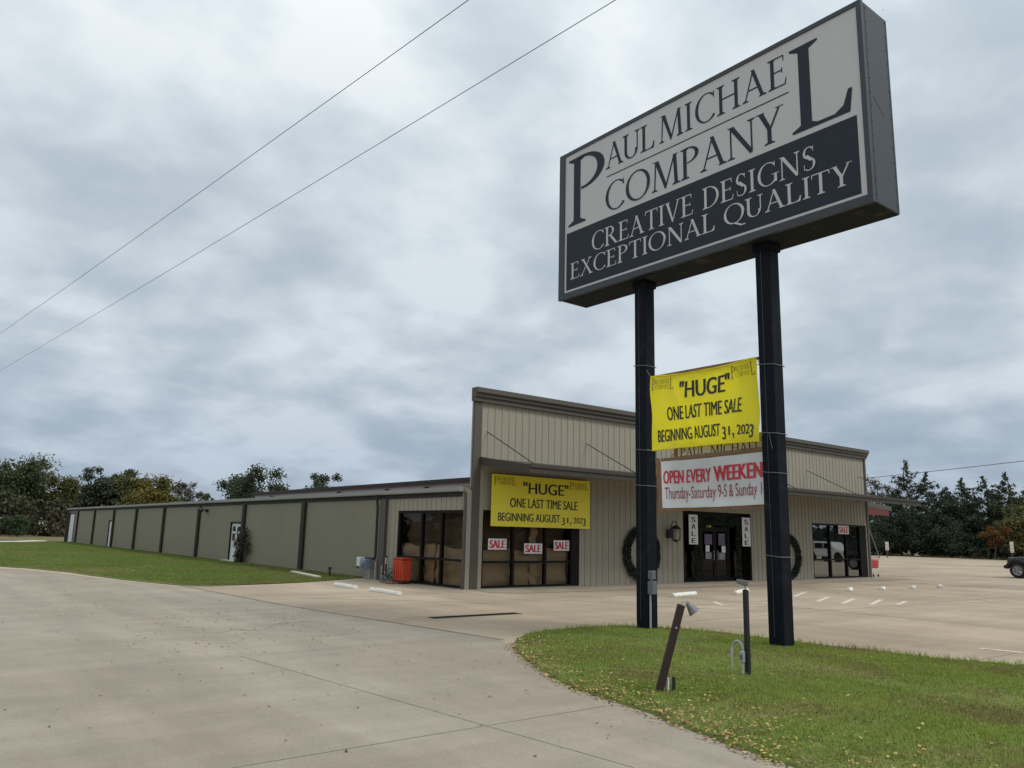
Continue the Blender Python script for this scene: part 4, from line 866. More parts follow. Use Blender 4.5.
# taller weeds by the right pole and along the back edge
p, t = island_pts(9000, rg, .93, .995); ok = (p[:, 1] > 3) & (p[:, 0] > 9); raw_mesh('weeds', blades(p[ok], .10, .006, rg, .9), 3, GR, kind='stuff')
# lawn beside the long wall
lp = np.c_[rg.uniform(-6, 15, 420000), 25.3 + 62 * rg.random(420000) ** 1.6]
def in_poly(p, poly):
    c = np.zeros(len(p), bool); q = np.array(poly)
    for (x0, y0), (x1, y1) in zip(q, np.roll(q, -1, 0)):
        m_ = ((y0 > p[:, 1]) != (y1 > p[:, 1])) & (p[:, 0] < (x1 - x0) * (p[:, 1] - y0) / (y1 - y0 + 1e-12) + x0); c ^= m_
    return c
lawn_poly = [(15.0, 28.2), (13.54, 27.1), (11.51, 26.0), (9.63, 25.55), (8.4, 25.4), (7.64, 25.8), (6.68, 29.01), (5.97, 33.53), (5.1, 36.69), (2.7, 42), (.6, 48), (-2.6, 60), (-6.5, 84), (9, 84.3), (14.5, 87.5), (15.0, 87.5)]
lp = lp[in_poly(lp, lawn_poly)]
GL = pm('lawn_blades', (0.158, 0.222, 0.048), .65, .25, .35, 5, .1, island=.4, trans=.4, spec=.25, tint=((0.25, 0.215, 0.085), .16, .47, .64))
raw_mesh('lawn_grass', blades(np.c_[lp, np.full(len(lp), .03)], 0.045, .010, rg), 3, GL, kind='stuff')
# fallen leaves: thick along the kerb-less front edge, thinner over the grass, a few on the concrete
def litter(p, size, rg):
    n = len(p); a = rg.random(n) * 2 * np.pi; s = size * (.5 + rg.random(n)); d = np.c_[np.cos(a), np.sin(a), rg.normal(0, .25, n)] * s[:, None]; e = np.c_[-np.sin(a), np.cos(a), rg.normal(0, .25, n)] * s[:, None] * .6
    return np.stack([p - d, p + e, p + d * .9, p - e], 1).reshape(-1, 3)
p, t = island_pts(110000, rg); p = p[(p[:, 1] > 1)]; fd = front_dist(p)
keep = rg.random(len(p)) < (1.0 * np.exp(-(fd / .34) ** 1.1) * (.45 + .55 * (np.sin(p[:, 1] * 2.1) * np.sin(p[:, 1] * .9 + 1) > -.2)) + .05 * np.exp(-fd / 1.2) + .004); p = p[keep]; p[:, 2] += .022 + .02 * rg.random(len(p))
LV = pm('fallen_leaves', (0.36, 0.265, 0.085), .85, .2, 3, 30, .1, island=.65, tint=((0.13, 0.075, 0.035), 6, .45, .6))
e = np.array(front[:-3]); k = rg.integers(0, len(e) - 1, 700); s = rg.random(700)[:, None]; q = e[k] * (1 - s) + e[k + 1] * s + np.c_[-np.abs(rg.normal(0, .07, 700)), rg.normal(0, .05, 700)]
p = np.r_[p, np.c_[q, np.full(700, .02)]]
raw_mesh('fallen_leaves', litter(p, .018, rg), 4, LV, kind='stuff')
n = 4200; q = np.c_[rg.uniform(-4, 8.0, n), rg.uniform(2.5, 26, n)]; w = rg.random(n) < np.clip(.10 + .9 * np.exp(-((q[:, 0] - 5.8) / 2.2) ** 2) * np.exp(-((q[:, 1] - 14) / 6) ** 2), 0, 1); q = q[w]
raw_mesh('scattered_leaves', litter(np.c_[q, np.full(len(q), .018)], .016, rg), 4, pm('dry_dark_leaves', (0.115, 0.085, 0.055), .9, .3, 3, 30, .1, island=.6), kind='stuff')

# ------------------------------------------------------------------ lamps on the island
G0 = .06
fl = empty('floodlight_post', (7.37, 6.45, G0), 'leaning red-brown timber post with a metal floodlight on top, on the grass island', 'lamp post')
pa, pb = Vector((7.36, 6.455, G0 - .05)), Vector((7.62, 6.31, 1.02)); ax = (pb - pa).normalized(); sx = Vector((.62, .78, 0)).cross(ax).normalized(); sy = ax.cross(sx)
mb = MB(); q = [(-.041, -.041), (.041, -.041), (.041, .041), (-.041, .041)]
mb.ext(q, 0, (pb - pa).length, lambda a, u, v: tuple(pa + ax * a + sx * u + sy * v)); mb.build('post', M['redwood'], fl, bevel=.006)
hb = pb + Vector((.03, -.03, .02)); hd = Vector((.42, -.45, -.80)).normalized()
MB().tube([pb - ax * .03, pb + ax * .04, hb + Vector((.02, -.02, .03)), hb + hd * .03], .010, 6).build('lamp_bracket', M['galv'], fl)
MB().lathe([(.0, -.01), (.03, .0), (.034, .035), (.04, .05), (.068, .125), (.073, .132), (.065, .13), (.04, .075), (.0, .07)], hb + Vector((.02, -.02, 0)), hd, 18).build('lamp_head', M['lampm'], fl, smooth=True)
MB().box(7.435, 7.452, 6.37, 6.42, 0.0, .20).build('conduit_board', M['white'], fl); MB().tube([(7.50, 6.34, 0), (7.50, 6.34, .21)], .02, 8).build('stub_pipe', M['blackp'], fl)
MB().lathe([(.012, 0), (.012, .006), (0, .007)], pa + ax * .78 - sx * .0 - sy * .043, -sy, 8).build('bolt', M['galv'], fl)
bp = empty('floodlight_post', (9.17, 6.505, G0), 'slim upright black post with a small grey floodlight on top, on the grass island', 'lamp post')
MB().box(9.14, 9.20, 6.475, 6.535, .02, 1.145).build('post', M['blackp'], bp, bevel=.006)
hl = MB(); hl.ext([(-.07, 1.225), (.07, 1.19), (.09, 1.23), (.075, 1.26), (-.055, 1.275)], -.07, .07, lambda a, p, q: (9.15 + .62 * a + .57 * p, 6.55 + .78 * a - .56 * p, q)); hl.build('lamp_head', M['lampm'], bp, bevel=.006)
MB().tube([(9.17, 6.505, 1.14), (9.17, 6.515, 1.21)], .016, 8).build('lamp_neck', M['galv'], bp)
hoop = empty('conduit_hoop', (9.11, 6.62, G0), 'bent grey conduit hoop with a switch box beside the slim black post', 'conduit')
hp = [(9.105, 6.70, .02), (9.105, 6.70, .36)] + [(9.12, 6.70 - .08 * (1 - math.cos(a)), .38 + .10 * math.sin(a)) for a in np.linspace(0, math.pi, 9)] + [(9.12, 6.54, .32)]
MB().tube(hp, .018, 8).build('conduit', pm('grey_pvc', (.36, .38, .38), .5), hoop, smooth=True)
MB().box(9.085, 9.13, 6.51, 6.57, .22, .36).build('switch_box', M['galv'], hoop, bevel=.006); MB().tube([(9.108, 6.54, .02), (9.108, 6.54, .22)], .017, 8).build('riser', pm('grey_pvc', (.36, .38, .38), .5), hoop)
MB().box(9.076, 9.084, 6.525, 6.558, .26, .32).build('switch_cover', M['grey_box'], hoop)

# ------------------------------------------------------------------ small things in the lot
def wheel_stop(c, d, ln_, lab):
    t = empty('wheel_stop', (c[0], c[1], 0.006), lab, 'wheel stop', 'white wheel stops in the lot', rz=math.atan2(d[1], d[0]))
    o = MB().ext([(-.085, 0), (.085, 0), (.075, .06), (.045, .105), (-.045, .105), (-.075, .06)], -ln_ / 2, ln_ / 2, lambda a, p, q: (a, p, q)).build('concrete_block', M['stop'], t, bevel=.012, local=True, segs=2)
    for s in (-1, 1): MB().lathe([(.02, 0), (.02, .008), (0, .009)], (s * ln_ * .36, 0, .105), (0, 0, 1), 8).build('anchor_pin', M['iron'], t, local=True)
wheel_stop((11.98, 23.5), (.06, 1), 1.6, 'white wheel stop at the lawn corner, nearest the gas meter')
wheel_stop((11.99, 21.0), (.02, 1), 1.75, 'white wheel stop in front of the orange bin')
wheel_stop((20.3, 16.7), (.94, .22), 1.6, 'white wheel stop beside the left sign pole, before the entrance')
wheel_stop((23.5, 16.85), (.92, .39), 1.9, 'white wheel stop seen behind the slim black lamp post')
for k, (x, y) in enumerate(((28.9, 15.9), (31.0, 15.7), (33.1, 15.5), (35.5, 15.5))):
    wheel_stop((x, y), (.9, .40), 1.0, ('white wheel stop seen end-on, nearest the right sign pole', 'white wheel stop seen end-on, second after the right sign pole', 'white wheel stop seen end-on, third after the right sign pole', 'white wheel stop seen end-on, farthest from the right sign pole')[k])
dg_ = empty('drain_grate', (10.7, 14.6, 0), 'narrow dark drain slot across the tan lot', 'drain')
MB().box(9.5, 11.85, 14.51, 14.70, .005, .012).build('slot', pm('drain_shadow_iron', (0.008, 0.007, 0.006), .95, spec=.05), dg_)
MB().box(9.48, 11.87, 14.48, 14.508, .005, .016).box(9.48, 11.87, 14.702, 14.73, .005, .016).build('edge_bar', M['iron'], dg_)
# orange bin, hoses, gas meter, standpipe by the side window
ob = empty('orange_bin', (14.66, 24.5, 0), 'bright orange plastic bin standing before the papered side window', 'bin')
MB().ext([(14.46, .10), (14.80, .10), (14.84, .84), (14.42, .84)], 24.17, 24.83, lambda a, p, q: (p, a, q)).build('bin_body', M['orange'], ob, bevel=.04, segs=3)
MB().box(14.40, 14.86, 24.14, 24.86, .84, .885).build('bin_lid', M['orange'], ob, bevel=.02, segs=2)
MB().box(14.47, 14.79, 24.21, 24.79, .0, .098).build('bin_skid', M['blackp'], ob)
for k in range(4): MB().box(14.402, 14.45, 24.27 + k * .14, 24.30 + k * .14, .2, .74).build('bin_rib', M['orange'], ob, bevel=.008)

js = empty('scrap_pile', (14.6, 25.5, 0), 'tangle of dark hoses and scrap beside the orange bin', 'scrap')
hs = MB(); rr = random.Random(3)
for k in range(9):
    pts = [(14.55 + rr.uniform(-.3, .25), 25.25 + rr.uniform(-.3, .35), max(.03, rr.uniform(.02, .5) * (1 if j in (1, 2) else .15))) for j in range(5)]
    hs.tube(pts, .022, 5)
hs.build('hose', M['grey_box'], js)
MB().box(14.15, 14.38, 24.3, 25.2, .02, .07).build('board_scrap', M['wood'], js)
gm = empty('gas_meter', (14.7, 27.3, 0), 'gas meter with blue-grey body and pipes against the long wall', 'gas meter')
MB().box(14.55, 14.78, 27.05, 27.42, .40, .74).lathe([(.13, 0), (.13, .06), (.0, .08)], (14.55, 27.24, .58), (-1, 0, 0), 14).build('meter_body', M['meter_blue'], gm, bevel=.02)
MB().box(14.52, 14.75, 27.46, 27.72, .46, .80).build('meter_index', M['white'], gm, bevel=.02)
for pth, r0 in (([(14.7, 27.9, .0), (14.7, 27.9, .42), (14.7, 27.6, .44)], .025), ([(14.7, 27.15, .42), (14.7, 27.15, .0)], .025), ([(14.7, 27.0, .0), (14.7, 27.0, .4)], .02), ([(14.85, 26.8, 0), (14.85, 26.8, .66)], .028)): MB().tube(pth, r0, 7).build('gas_pipe', M['galv'], gm)
MB().lathe([(.07, -.05), (.09, 0), (.07, .05), (0, .05)], (14.7, 27.9, .46), (0, 1, 0), 12).build('regulator', M['grey_box'], gm)
sp = empty('standpipe', (14.75, 25.95, 0), 'slim standpipe with a red valve beside the window pilaster', 'pipe')
MB().tube([(14.8, 25.95, 0), (14.8, 25.95, .85)], .04, 8).tube([(14.72, 26.1, 0), (14.72, 26.1, .55)], .025, 8).build('pipe', M['galv'], sp); MB().box(14.74, 14.80, 25.86, 25.90, .12, .62).build('valve_tag', M['red'], sp); MB().lathe([(.06, 0), (.06, .05), (0, .05)], (14.8, 25.95, .85), (0, 0, 1), 10).build('valve_cap', M['iron'], sp)
cs_ = MB(); cs_.ext([(-.12, 0), (.12, 0), (.10, .07), (-.10, .07)], -1.9, 1.9, lambda a, p, q: (13.42 + .155 * a + p, 29.8 + .98 * a, .03 + q))
tag(cs_.build('concrete_edging', M['concrete'], bevel=.012), 'narrow pale concrete edging strip lying in the lawn corner', 'edging')
vp_ = empty('vent_pipe', (14.0, 28.85, 0), 'short black vent pipe standing in the lawn corner', 'pipe')
MB().tube([(14.0, 28.85, 0), (14.0, 28.85, .30)], .04, 8).build('pipe', M['blackp'], vp_); MB().lathe([(.07, 0), (.07, .06), (0, .09)], (14.0, 28.85, .30), (0, 0, 1), 10).build('cap', M['blackp'], vp_)
# climbing bush at the double door
vb = empty('climbing_bush', (14.7, 41.0, 0), 'dry brownish bush climbing the wall beside the white double door', 'bush')
cc = [(14.75, 40.9, .3), (14.75, 40.7, .8), (14.8, 40.5, 1.2), (14.85, 40.4, 1.55), (14.75, 41.3, .35), (14.78, 41.6, .95), (14.85, 40.1, .8), (14.8, 41.0, 1.15)]
raw_mesh('foliage', leaf_cloud(cc, [.42, .42, .36, .28, .30, .22, .36, .32], 1150, .05, 5, (.5, 1, 1)) - np.array([14.7, 41.0, 0]), 4, LEAF['vine'], vb)
st = MB(); rr = random.Random(5)
for k in range(14): st.tube([(14.75, 41.0 + rr.uniform(-.3, .3), 0), (14.75, 41 + rr.uniform(-.5, .5), .7), (14.8, 41 + rr.uniform(-.7, .9), 1.2 + rr.uniform(0, .6))], .015, 4)
st.build('stem', M['bark'], vb)
# shopping cart by the right corner
ct = empty('shopping_cart', (41.7, 22.0, .05), 'red shopping cart parked at the right front corner of the store', 'shopping cart')
bk = MB(); X0, X1, Y0, Y1 = 41.62, 42.22, 21.55, 22.05
for k in range(9):
    z = .50 + k * .055; e = .06 * k / 8; bk.tube([(X0 - e, Y0, z), (X1 + e, Y0, z), (X1 + e, Y1, z), (X0 - e, Y1, z), (X0 - e, Y0, z)], .008, 4)
for k in range(10): x = X0 + k * (X1 - X0) / 9; bk.tube([(x, Y0, .50), (x, Y0, .95)], .007, 4).tube([(x, Y1, .50), (x, Y1, .95)], .007, 4)
for k in range(6): y = Y0 + k * .1; bk.tube([(X0, y, .5), (X0 - .06, y, .95)], .007, 4).tube([(X1, y, .5), (X1 + .06, y, .95)], .007, 4).tube([(X0, y, .5), (X1, y, .5)], .007, 4)
bk.box(X0 + .02, X1 - .02, Y0 - .012, Y0 - .009, .52, .90).box(X0 + .02, X1 - .02, Y1 + .009, Y1 + .012, .52, .90); bk.build('basket', M['cart'], ct)
MB().tube([(X1 + .05, Y0, .95), (X1 + .16, Y0, 1.05), (X1 + .16, Y1, 1.05), (X1 + .05, Y1, .95)], .016, 6).build('handle', M['cart'], ct)
MB().tube([(X1, Y0, .52), (X0 + .3, Y0, .22), (X0 + .05, Y0, .18)], .014, 6).tube([(X1, Y1, .52), (X0 + .3, Y1, .22), (X0 + .05, Y1, .18)], .014, 6).tube([(X0 + .3, Y0, .22), (X1, Y0, .20), (X1, Y1, .20), (X0 + .3, Y1, .22)], .014, 6).build('cart_frame', M['galv'], ct)
for x in (X0 + .08, X1 - .02):
    for y in (Y0 + .02, Y1 - .02): MB().lathe([(.0, -.02), (.06, -.02), (.065, 0), (.06, .02), (.0, .02)], (x, y, .116), (0, 1, 0), 12).tube([(x, y, .12), (x, y, .2)], .01, 5).build('caster', M['rubber'], ct)

ct.location.z -= .04
# ------------------------------------------------------------------ vehicles
def make_wheel(t, c, r, w, side):
    prof = [(r * .62, -w / 2), (r * .9, -w / 2), (r, -w * .36), (r, w * .36), (r * .9, w / 2), (r * .62, w / 2)]
    o = empty('wheel', c); o.parent = t
    MB().lathe(prof, (0, 0, 0), (1, 0, 0), 28).build('tyre', M['rubber'], o, local=True, smooth=True)
    rim = MB(); rim.lathe([(r * .63, -w * .45), (r * .60, w * .44 * side), (r * .52, w * .40 * side), (r * .50, w * .15 * side), (.0, w * .12 * side)], (0, 0, 0), (1, 0, 0), 24)
    for k in range(5):
        a = 2 * math.pi * k / 5
        for da in (-.16, .16): rim.tube([(w * .3 * side, .05 * math.cos(a), .05 * math.sin(a)), (w * .38 * side, r * .55 * math.cos(a + da), r * .55 * math.sin(a + da))], .028, 5)
    rim.lathe([(.09, w * .2 * side), (.08, w * .36 * side), (0, w * .38 * side)], (0, 0, 0), (1, 0, 0), 12)
    rim.build('rim', M['alloy'], o, local=True)
jp = empty('parked_car', (51.75, 16.5, .006), 'slate blue boxy off-road car parked at the far edge of the lot', 'car')
def side_prof(mb, pts, x0, x1): return mb.ext(pts, x0, x1, lambda a, p, q: (a, p, q))
bd_ = MB(); side_prof(bd_, [(-1.95, .55), (1.95, .55), (2.02, .70), (2.0, 1.08), (.55, 1.18), (-1.95, 1.18)], -.68, .68); body = bd_.build('body', M['jeep'], jp, bevel=.04, local=True, segs=2)
cb_ = MB(); side_prof(cb_, [(-1.95, 1.18), (.52, 1.18), (.12, 1.78), (-1.85, 1.80)], -.70, .70); cb_.build('cabin', M['blackp'], jp, bevel=.05, local=True, segs=2)
gsd = pm('dark_car_glass', (.02, .024, .026), .08, .1, 2, 20, .03)
for s in (-1, 1):
    for y0, y1 in ((-.35, .22), (-1.05, -.45), (-1.8, -1.15)):
        g = MB(); g.ext([(y0, 1.24), (y1 + (.12 if y1 > 0 else 0), 1.24), (y1 - (.10 if y1 > 0 else 0), 1.70), (y0, 1.70)], s * .702, s * .708, lambda a, p, q: (a, p, q)); g.build('side_window', gsd, jp, local=True)
    for yc in (1.42, -1.22):
        fp = MB(); n = 9; out = [(yc + .66 * math.cos(a), .42 + .62 * math.sin(a)) for a in np.linspace(.15, math.pi - .15, n)]; inn = [(yc + .52 * math.cos(a), .42 + .50 * math.sin(a)) for a in np.linspace(math.pi - .15, .15, n)]
        fp.ext(out + inn, s * .66, s * .93, lambda a, p, q: (a, p, q)); fp.build('fender', M['blackp'], jp, local=True)
        make_wheel(jp, (s * .78, yc, .42), .42, .27, s)
    MB().lathe([(0, .02), (.09, .02), (.10, 0), (.10, -.03)], (s * .50, 2.02, .93), (0, 1, 0), 16).build('headlight', M['lamp_glass'], jp, local=True)
    dmo = MB(); dmo.box(s * .682, s * .70, -.42, .50, .60, 1.15); dmo.build('door', M['jeep'], jp, local=True, bevel=.01)
    MB().box(s * .72, s * .92, .42, .50, 1.20, 1.40).build('wing_mirror', M['blackp'], jp, local=True, bevel=.02)
MB().box(-.72, .72, 1.99, 2.20, .52, .70).build('bumper', M['blackp'], jp, local=True, bevel=.03); MB().box(-.66, .66, -2.12, -1.97, .52, .68).build('bumper', M['blackp'], jp, local=True, bevel=.03)
gr_ = MB()
for k in range(7): gr_.box(-.27 + k * .09 - .025, -.27 + k * .09 + .025, 2.012, 2.03, .76, 1.02)
gr_.build('grille', M['blackp'], jp, local=True)
hd_ = MB(); side_prof(hd_, [(.62, 1.19), (1.98, 1.09), (1.98, 1.12), (.62, 1.23)], -.56, .56); hd_.build('hood', pm('lit_slate_hood', (.16, .20, .22), .3, .04, 2, 20, .02, coat=.6), jp, local=True, bevel=.02)  # paler than the body: reflected light is put into the hood colour
MB().lathe([(.0, -.1), (.37, -.1), (.40, 0), (.37, .1), (0, .1)], (0, -2.08, 1.0), (0, 1, 0), 20).build('spare_wheel', M['rubber'], jp, local=True)
MB().lathe([(.0, .11), (.36, .11)], (0, -2.10, 1.0), (0, -1, 0), 20)

# white car standing out of view to the right; it shows only as a reflection in the right-hand window
sv = empty('parked_car', (68.6, 3.6, .006), 'white sport utility car mirrored in the window glass by the red cart', 'car', rz=R(12))
b2 = MB(); side_prof(b2, [(-2.4, .45), (2.35, .45), (2.42, .65), (2.36, .95), (1.25, 1.08), (-2.4, 1.12)], -.92, .92); b2.build('body', M['suv'], sv, bevel=.07, local=True, segs=2)
b3 = MB(); side_prof(b3, [(-2.38, 1.10), (1.2, 1.06), (.45, 1.74), (-2.2, 1.80)], -.84, .84); b3.build('cabin', M['suv'], sv, bevel=.07, local=True, segs=2)
for s in (-1, 1):
    for y0, y1, t0, t1 in ((-.12, .85, -.12, .36), (-1.15, -.22, -1.15, -.22), (-2.2, -1.28, -2.08, -1.28)):
        MB().ext([(y0, 1.17), (y1, 1.17), (t1, 1.62), (t0, 1.62)], s * .842, s * .852, lambda a, p, q: (a, p, q)).build('side_window', gsd, sv, local=True)
    for yc in (1.5, -1.45):
        make_wheel(sv, (s * .80, yc, .38), .38, .25, s)
        MB().lathe([(.0, .0), (.46, .0)], (s * .925, yc, .42), (s, 0, 0), 24).build('wheel_arch', M['blackp'], sv, local=True)

# ------------------------------------------------------------------ roadside notices and a leaning pole
for x, y, h, lab in ((99.0, 49.3, 1.75, 'small pale notice board on a post at the tree line, nearest the store corner'), (103.5, 36.9, 2.05, 'small pale notice board on a post at the tree line above the parked car')):
    t = empty('notice_sign', (x, y, 0), lab, 'sign', 'notice boards along the tree line', rz=R(60))
    MB().box(-.05, .05, -.05, .05, 0, h * .7).build('post', M['bark'], t, local=True); MB().box(-.09, -.052, -.22, .22, h * .5, h * 1.1).build('board', M['signwhite'], t, local=True)
    mb = MB()
    for k in range(3): mb.box(-.095, -.091, -.15, .15, h * (.55 + .16 * k), h * (.60 + .16 * k))
    mb.build('notice_marks', pm('faded_red_print', (.36, .20, .19), .7), t, local=True)
lpz = empty('utility_pole', (94.5, 48.0, 0), 'thin grey pole leaning at the trees beside the store corner', 'pole')
MB().tube([(94.5, 48.0, 0), (93.8, 48.6, 3), (93.3, 49.0, 5.4)], [.07, .06, .05], 8).build('shaft', M['grey_box'], lpz)
MB().box(93.0, 93.6, 48.8, 49.2, 5.38, 5.55).build('lamp_head', M['signwhite'], lpz)
# overhead cables
def cable(pts, rad, lab):
    o = MB().tube(pts, rad, 5).build('power_line', M['wire']); tag(o, lab, 'cable', 'overhead cables'); return o
def span(a, b, sag, n=24):
    a, b = Vector(a), Vector(b); return [a.lerp(b, t) - Vector((0, 0, sag * 4 * t * (1 - t))) for t in np.linspace(0, 1, n)]
def through(p, q, z, e0, e1, sag):
    d = Vector((q[0] - p[0], q[1] - p[1], 0)); a = Vector((p[0], p[1], z)) - d * e0; b = Vector((q[0], q[1], z)) + d * e1; return span(a, b, sag)
cable(through((5.75, 8.62), (2.99, 38.2), 9.55, .5, .35, .12), .0065, 'thin overhead cable, the one meeting the top edge farther from the big sign')
cable(through((7.37, 7.25), (3.98, 47.76), 9.55, .4, .3, .15), .0065, 'thin overhead cable crossing the sky, the one passing closer to the big sign')
cable(span((108, 70, 10), (84, 21.5, 10.2), .2), .035, 'faint far cable over the dark trees beyond the store corner')

# ------------------------------------------------------------------ trees
def limb(mb, a, b, r0, r1, rr, n=4):
    a, b = Vector(a), Vector(b); pts = [a.lerp(b, i / n) + Vector((rr.uniform(-1, 1), rr.uniform(-1, 1), rr.uniform(-.5, .5))) * (.05 * (b - a).length if 0 < i < n else 0) for i in range(n + 1)]
    mb.tube(pts, [r0 + (r1 - r0) * i / n for i in range(n + 1)], 6, cap=False)
def broadleaf(name, H, Wd, leaf, seed, n=5200, size=.27, base=.22, clumps=26, lab='', open_=0.0, loc=(0, 0, 0), group=None, cat='tree'):
    rr = random.Random(seed); t = empty(name, loc, lab, cat, group); tb = MB()
    top = Vector((rr.uniform(-.3, .3), rr.uniform(-.3, .3), H * .72)); limb(tb, (0, 0, -.1), top, .030 * H * .9, .010 * H, rr, 6)
    cs, rs = [], []
    lobes = [(rr.uniform(-.5, .5), rr.uniform(-.5, .5), (.80, .62, .42, .72, .30, .52)[_] + rr.uniform(-.05, .05), rr.uniform(.55, .8)) for _ in range(6)]
    clumps = int(clumps * 1.5); n = int(n * 3.4); size *= .66
    for k in range(clumps):
        lb = lobes[k % 6]; th, ph = rr.uniform(0, 2 * math.pi), rr.uniform(-1, 1); q = rr.random() ** .5 * lb[3]
        c = Vector((lb[0] * Wd / 2 * .9 + q * Wd * .42 * math.cos(th), lb[1] * Wd / 2 * .9 + q * Wd * .42 * math.sin(th), H * (base + (1 - base) * lb[2]) + q * ph * H * .24))
        c.z = min(c.z, H * .96); c.z = max(c.z, H * (base + .05))
        r = rr.uniform(.12, .21) * Wd * (1 - .45 * open_); cs.append(tuple(c)); rs.append(r)
        if k < 15: limb(tb, Vector((0, 0, H * rr.uniform(.18, .5))).lerp(top, .2), c, .011 * H, .003 * H, rr)
    tb.build('trunk', M['bark'], t, local=True)
    raw_mesh('crown', leaf_cloud(cs, rs, n, size, seed, (1, 1, .75), .6, shell=.6), 4, leaf, t)
    return t
def cedar(name, H, Wd, leaf, seed, n=5200, size=.26, lab='', loc=(0, 0, 0), group=None, bare=.06):
    rr = random.Random(seed); t = empty(name, loc, lab, 'tree', group); tb = MB()
    limb(tb, (0, 0, -.1), (rr.uniform(-.2, .2), rr.uniform(-.2, .2), H * .97), .018 * H, .004 * H, rr, 6)
    cs, rs = [], []
    for k in range(90):
        z = H * (bare + (1 - bare) * (k + rr.random()) / 90); s = z / H
        R_ = Wd / 2 * min(1, (1.03 - s) * 1.75) * rr.uniform(.65, 1.2); a = rr.uniform(0, 2 * math.pi)
        for f in ((.45, .9) if s < .85 else (.35,)):
            cs.append((R_ * f * math.cos(a), R_ * f * math.sin(a), z + R_ * f * .25)); rs.append(max(.20, (.13 + .05 * (1 - s)) * Wd * (1.25 - f * .4) * (1.15 - .85 * s)))
        if k % 3 == 0: limb(tb, (0, 0, max(.3, z - .3)), (R_ * .8 * math.cos(a), R_ * .8 * math.sin(a), z + R_ * .2), .05, .015, rr, 3)
    tb.build('trunk', M['bark'], t, local=True)
    raw_mesh('crown', leaf_cloud(cs, rs, n, size, seed, (1, 1, .7), .45, shell=.3), 4, leaf, t)
    return t
GL_ = 'broadleaf trees behind the long wing'; GR_ = 'dark cedars at the edge of the lot'
broadleaf('broadleaf_tree', 11.4, 12.5, LEAF['oak'], 1, 7000, .26, .05, 34, 'big dark green oak-like tree at the left edge, above the bright green bush', loc=(16.8, 139.6, 0), group=GL_)
broadleaf('broadleaf_tree', 8.9, 8.0, LEAF['olive'], 2, 4600, .26, .05, 26, 'yellow-olive tree just right of the big oak, above the roll-up door', loc=(23.0, 140.0, 0), group=GL_)
broadleaf('broadleaf_tree', 10.1, 6.4, LEAF['blue'], 3, 3000, .25, .18, 22, 'blue-green tree with an open domed crown and bare trunk showing', loc=(24.2, 127.4, 0), group=GL_, open_=.2)
broadleaf('broadleaf_tree', 10.6, 5.6, LEAF['oak'], 4, 3600, .24, .10, 22, 'tall narrow dark green tree beside the golden autumn tree', loc=(27.4, 128.5, 0), group=GL_)
broadleaf('broadleaf_tree', 9.5, 8.4, LEAF['gold'], 5, 4800, .25, .08, 26, 'golden autumn tree, the yellowest above the long roof', loc=(29.4, 119.7, 0), group=GL_)
broadleaf('broadleaf_tree', 9.4, 6.2, LEAF['pale'], 6, 1700, .22, .15, 22, 'pale thin-leaved tree right of the golden one, sky showing through', loc=(37.0, 130.1, 0), group=GL_, open_=.5)
broadleaf('broadleaf_tree', 7.8, 2.6, LEAF['oak'], 7, 900, .20, .2, 12, 'small slim tree top poking over the long roof', loc=(41.7, 132.7, 0), group=GL_)
broadleaf('broadleaf_tree', 9.9, 8.2, LEAF['blue'], 8, 5000, .25, .10, 28, 'rounded dark green tree standing alone over the middle of the long roof', loc=(39.9, 108.7, 0), group=GL_)
broadleaf('broadleaf_tree', 7.7, 6.0, LEAF['pale'], 9, 1800, .22, .15, 20, 'low brownish tree tucked against the rounded green tree over the roof', loc=(44.0, 111.3, 0), group=GL_, open_=.3)
broadleaf('broadleaf_tree', 9.0, 5.6, LEAF['blue'], 10, 3000, .24, .2, 22, 'small green crown alone over the roof, nearest the parapet', loc=(45.9, 97.6, 0), group=GL_)
broadleaf('broadleaf_tree', 9.2, 9.0, LEAF['oak'], 12, 4200, .27, .02, 28, 'dark tree behind the roll-up door end of the wing', loc=(20.0, 146, 0), group=GL_)
broadleaf('broadleaf_tree', 8.6, 9.0, LEAF['oak'], 13, 4200, .27, .02, 28, 'dark shadowy tree filling the gap below the open domed crown', loc=(28.0, 141, 0), group=GL_)
broadleaf('broadleaf_tree', 8.4, 9.0, LEAF['olive'], 14, 4200, .27, .02, 28, 'olive tree filling in behind the golden autumn tree', loc=(33.5, 138, 0), group=GL_)
broadleaf('bush', 2.6, 4.2, LEAF['bush'], 11, 2200, .17, .0, 18, 'bright green bush at the foot of the trees on the left edge', loc=(14.0, 116.4, 0), cat='bush')
def brush(name, pts, rad, n, size, seed, mat, st=(1, 1, 1)):
    return raw_mesh(name, leaf_cloud(pts, [rad] * len(pts), n, size, seed, st), 4, mat, kind='stuff')
rr = random.Random(9)
brush('undergrowth', [(x, 128 + rr.uniform(-6, 14), rr.uniform(.2, 4.2)) for x in np.linspace(4, 40, 60)], 1.9, 14000, .3, 3, LEAF['under'], (1, 1, .8))
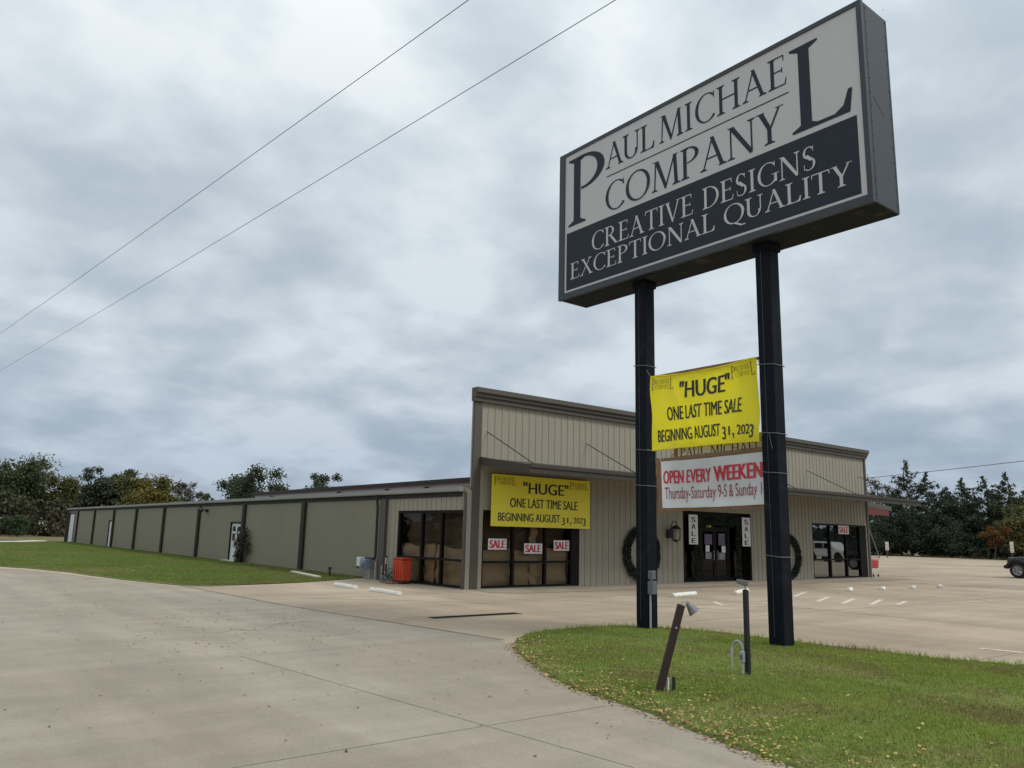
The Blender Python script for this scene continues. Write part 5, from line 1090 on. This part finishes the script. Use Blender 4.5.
# right-hand tree line
specs = [(116.5, 54.5, 13.6, 5.8, 'cedar', 'tallest dark cedar, its pointed top rising right of the store corner'),
         (115.6, 51.4, 11.8, 6.0, 'cedar', 'dark cedar leaning against the right flank of the tallest one'),
         (119.0, 57.8, 9.4, 6.5, 'cedar2', 'dark cedar under the canopy tip beside the store corner'),
         (115.7, 48.9, 9.6, 6.8, 'cedar', 'lower dark cedar in the dip of the tree line'),
         (118.8, 48.0, 11.0, 5.4, 'cedar', 'slim dark cedar just past the dip of the tree line'),
         (119.6, 45.5, 11.2, 6.0, 'cedar', 'dark cedar with an open tiered top behind the orange tree'),
         (119.8, 42.8, 11.5, 6.0, 'cedar2', 'pointed dark cedar with layered branches above the parked car'),
         (118.4, 39.8, 9.4, 6.6, 'cedar2', 'greenish cedar at the right edge of the tree line'),
         (119.5, 36.0, 11.0, 7.0, 'cedar', 'dark cedar cut off by the right edge'),
         (112.0, 58.5, 8.0, 5.5, 'cedar', 'short dark cedar nearest the store corner')]
for k, (x, y, h, w, lf_, lab) in enumerate(specs): cedar('cedar_tree', h, w * 1.35, LEAF[lf_], 40 + k, 16000, .15, lab, loc=(x, y, 0), group=GR_)
for k, (x, y, h, w, lab) in enumerate([(124, 52, 9.5, 8, 'dark tree behind the tallest cedar, filling the wood'), (126, 46.5, 9.0, 8, 'dark tree deep in the wood behind the dip'), (126, 41, 9.5, 8, 'dark tree deep in the wood behind the pointed cedar'), (124, 36, 9.0, 8, 'dark tree deep in the wood at its right end')]):
    cedar('cedar_tree', h, w, LEAF['cedar'], 60 + k, 4200, .3, lab, loc=(x, y, 0), group=GR_, bare=.01)
broadleaf('bare_tree', 13.0, 8.5, LEAF['pale'], 71, 900, .20, .25, 20, 'pale nearly bare tree behind the canopy tip', loc=(123, 61.8, 0), open_=.6)
broadleaf('bare_tree', 12.2, 7.5, LEAF['pale'], 72, 700, .20, .25, 20, 'pale nearly bare tree half hidden by the store corner', loc=(122, 65.5, 0), open_=.6)
broadleaf('broadleaf_tree', 6.8, 6.5, LEAF['olive'], 73, 3600, .22, .0, 24, 'yellow-green tree behind the parked car at the right edge', loc=(113.2, 39.0, 0))
broadleaf('broadleaf_tree', 4.0, 3.6, LEAF['orange'], 74, 1000, .19, .25, 12, 'small orange autumn tree in front of the dark cedars', loc=(109.8, 41.0, 0))
brush('undergrowth', [(117 + rr.uniform(-3, 6) - .1 * abs(y - 48), y, rr.uniform(.1, 2.2)) for y in np.linspace(30, 66, 46)], 1.6, 9000, .25, 5, LEAF['under'], (1, 1, .8))
brush('dry_grass', [(113.5 + rr.uniform(-1, 1.5), y, .1) for y in np.linspace(34, 62, 40)], .6, 2500, .10, 6, pm('dry_grass_blades', (.14, .12, .06), .9, island=.4), (1, 1, .4))
# unseen woods added across the road and field to darken shop window reflections
brush('reflection_woods', [(x, -34 + rr.uniform(-4, 4), rr.uniform(.3, 8.5) * (.6 + .4 * math.sin(x * .13))) for x in np.linspace(35, 170, 170)], 3.0, 16000, .55, 15, LEAF['cedar'], (1, 1, .8))
brush('reflection_woods', [(-40 + rr.uniform(-4, 4), y, rr.uniform(.3, 9) * (.6 + .4 * math.sin(y * .15))) for y in np.linspace(60, 190, 150)], 3.0, 14000, .55, 16, LEAF['oak'], (1, 1, .8))
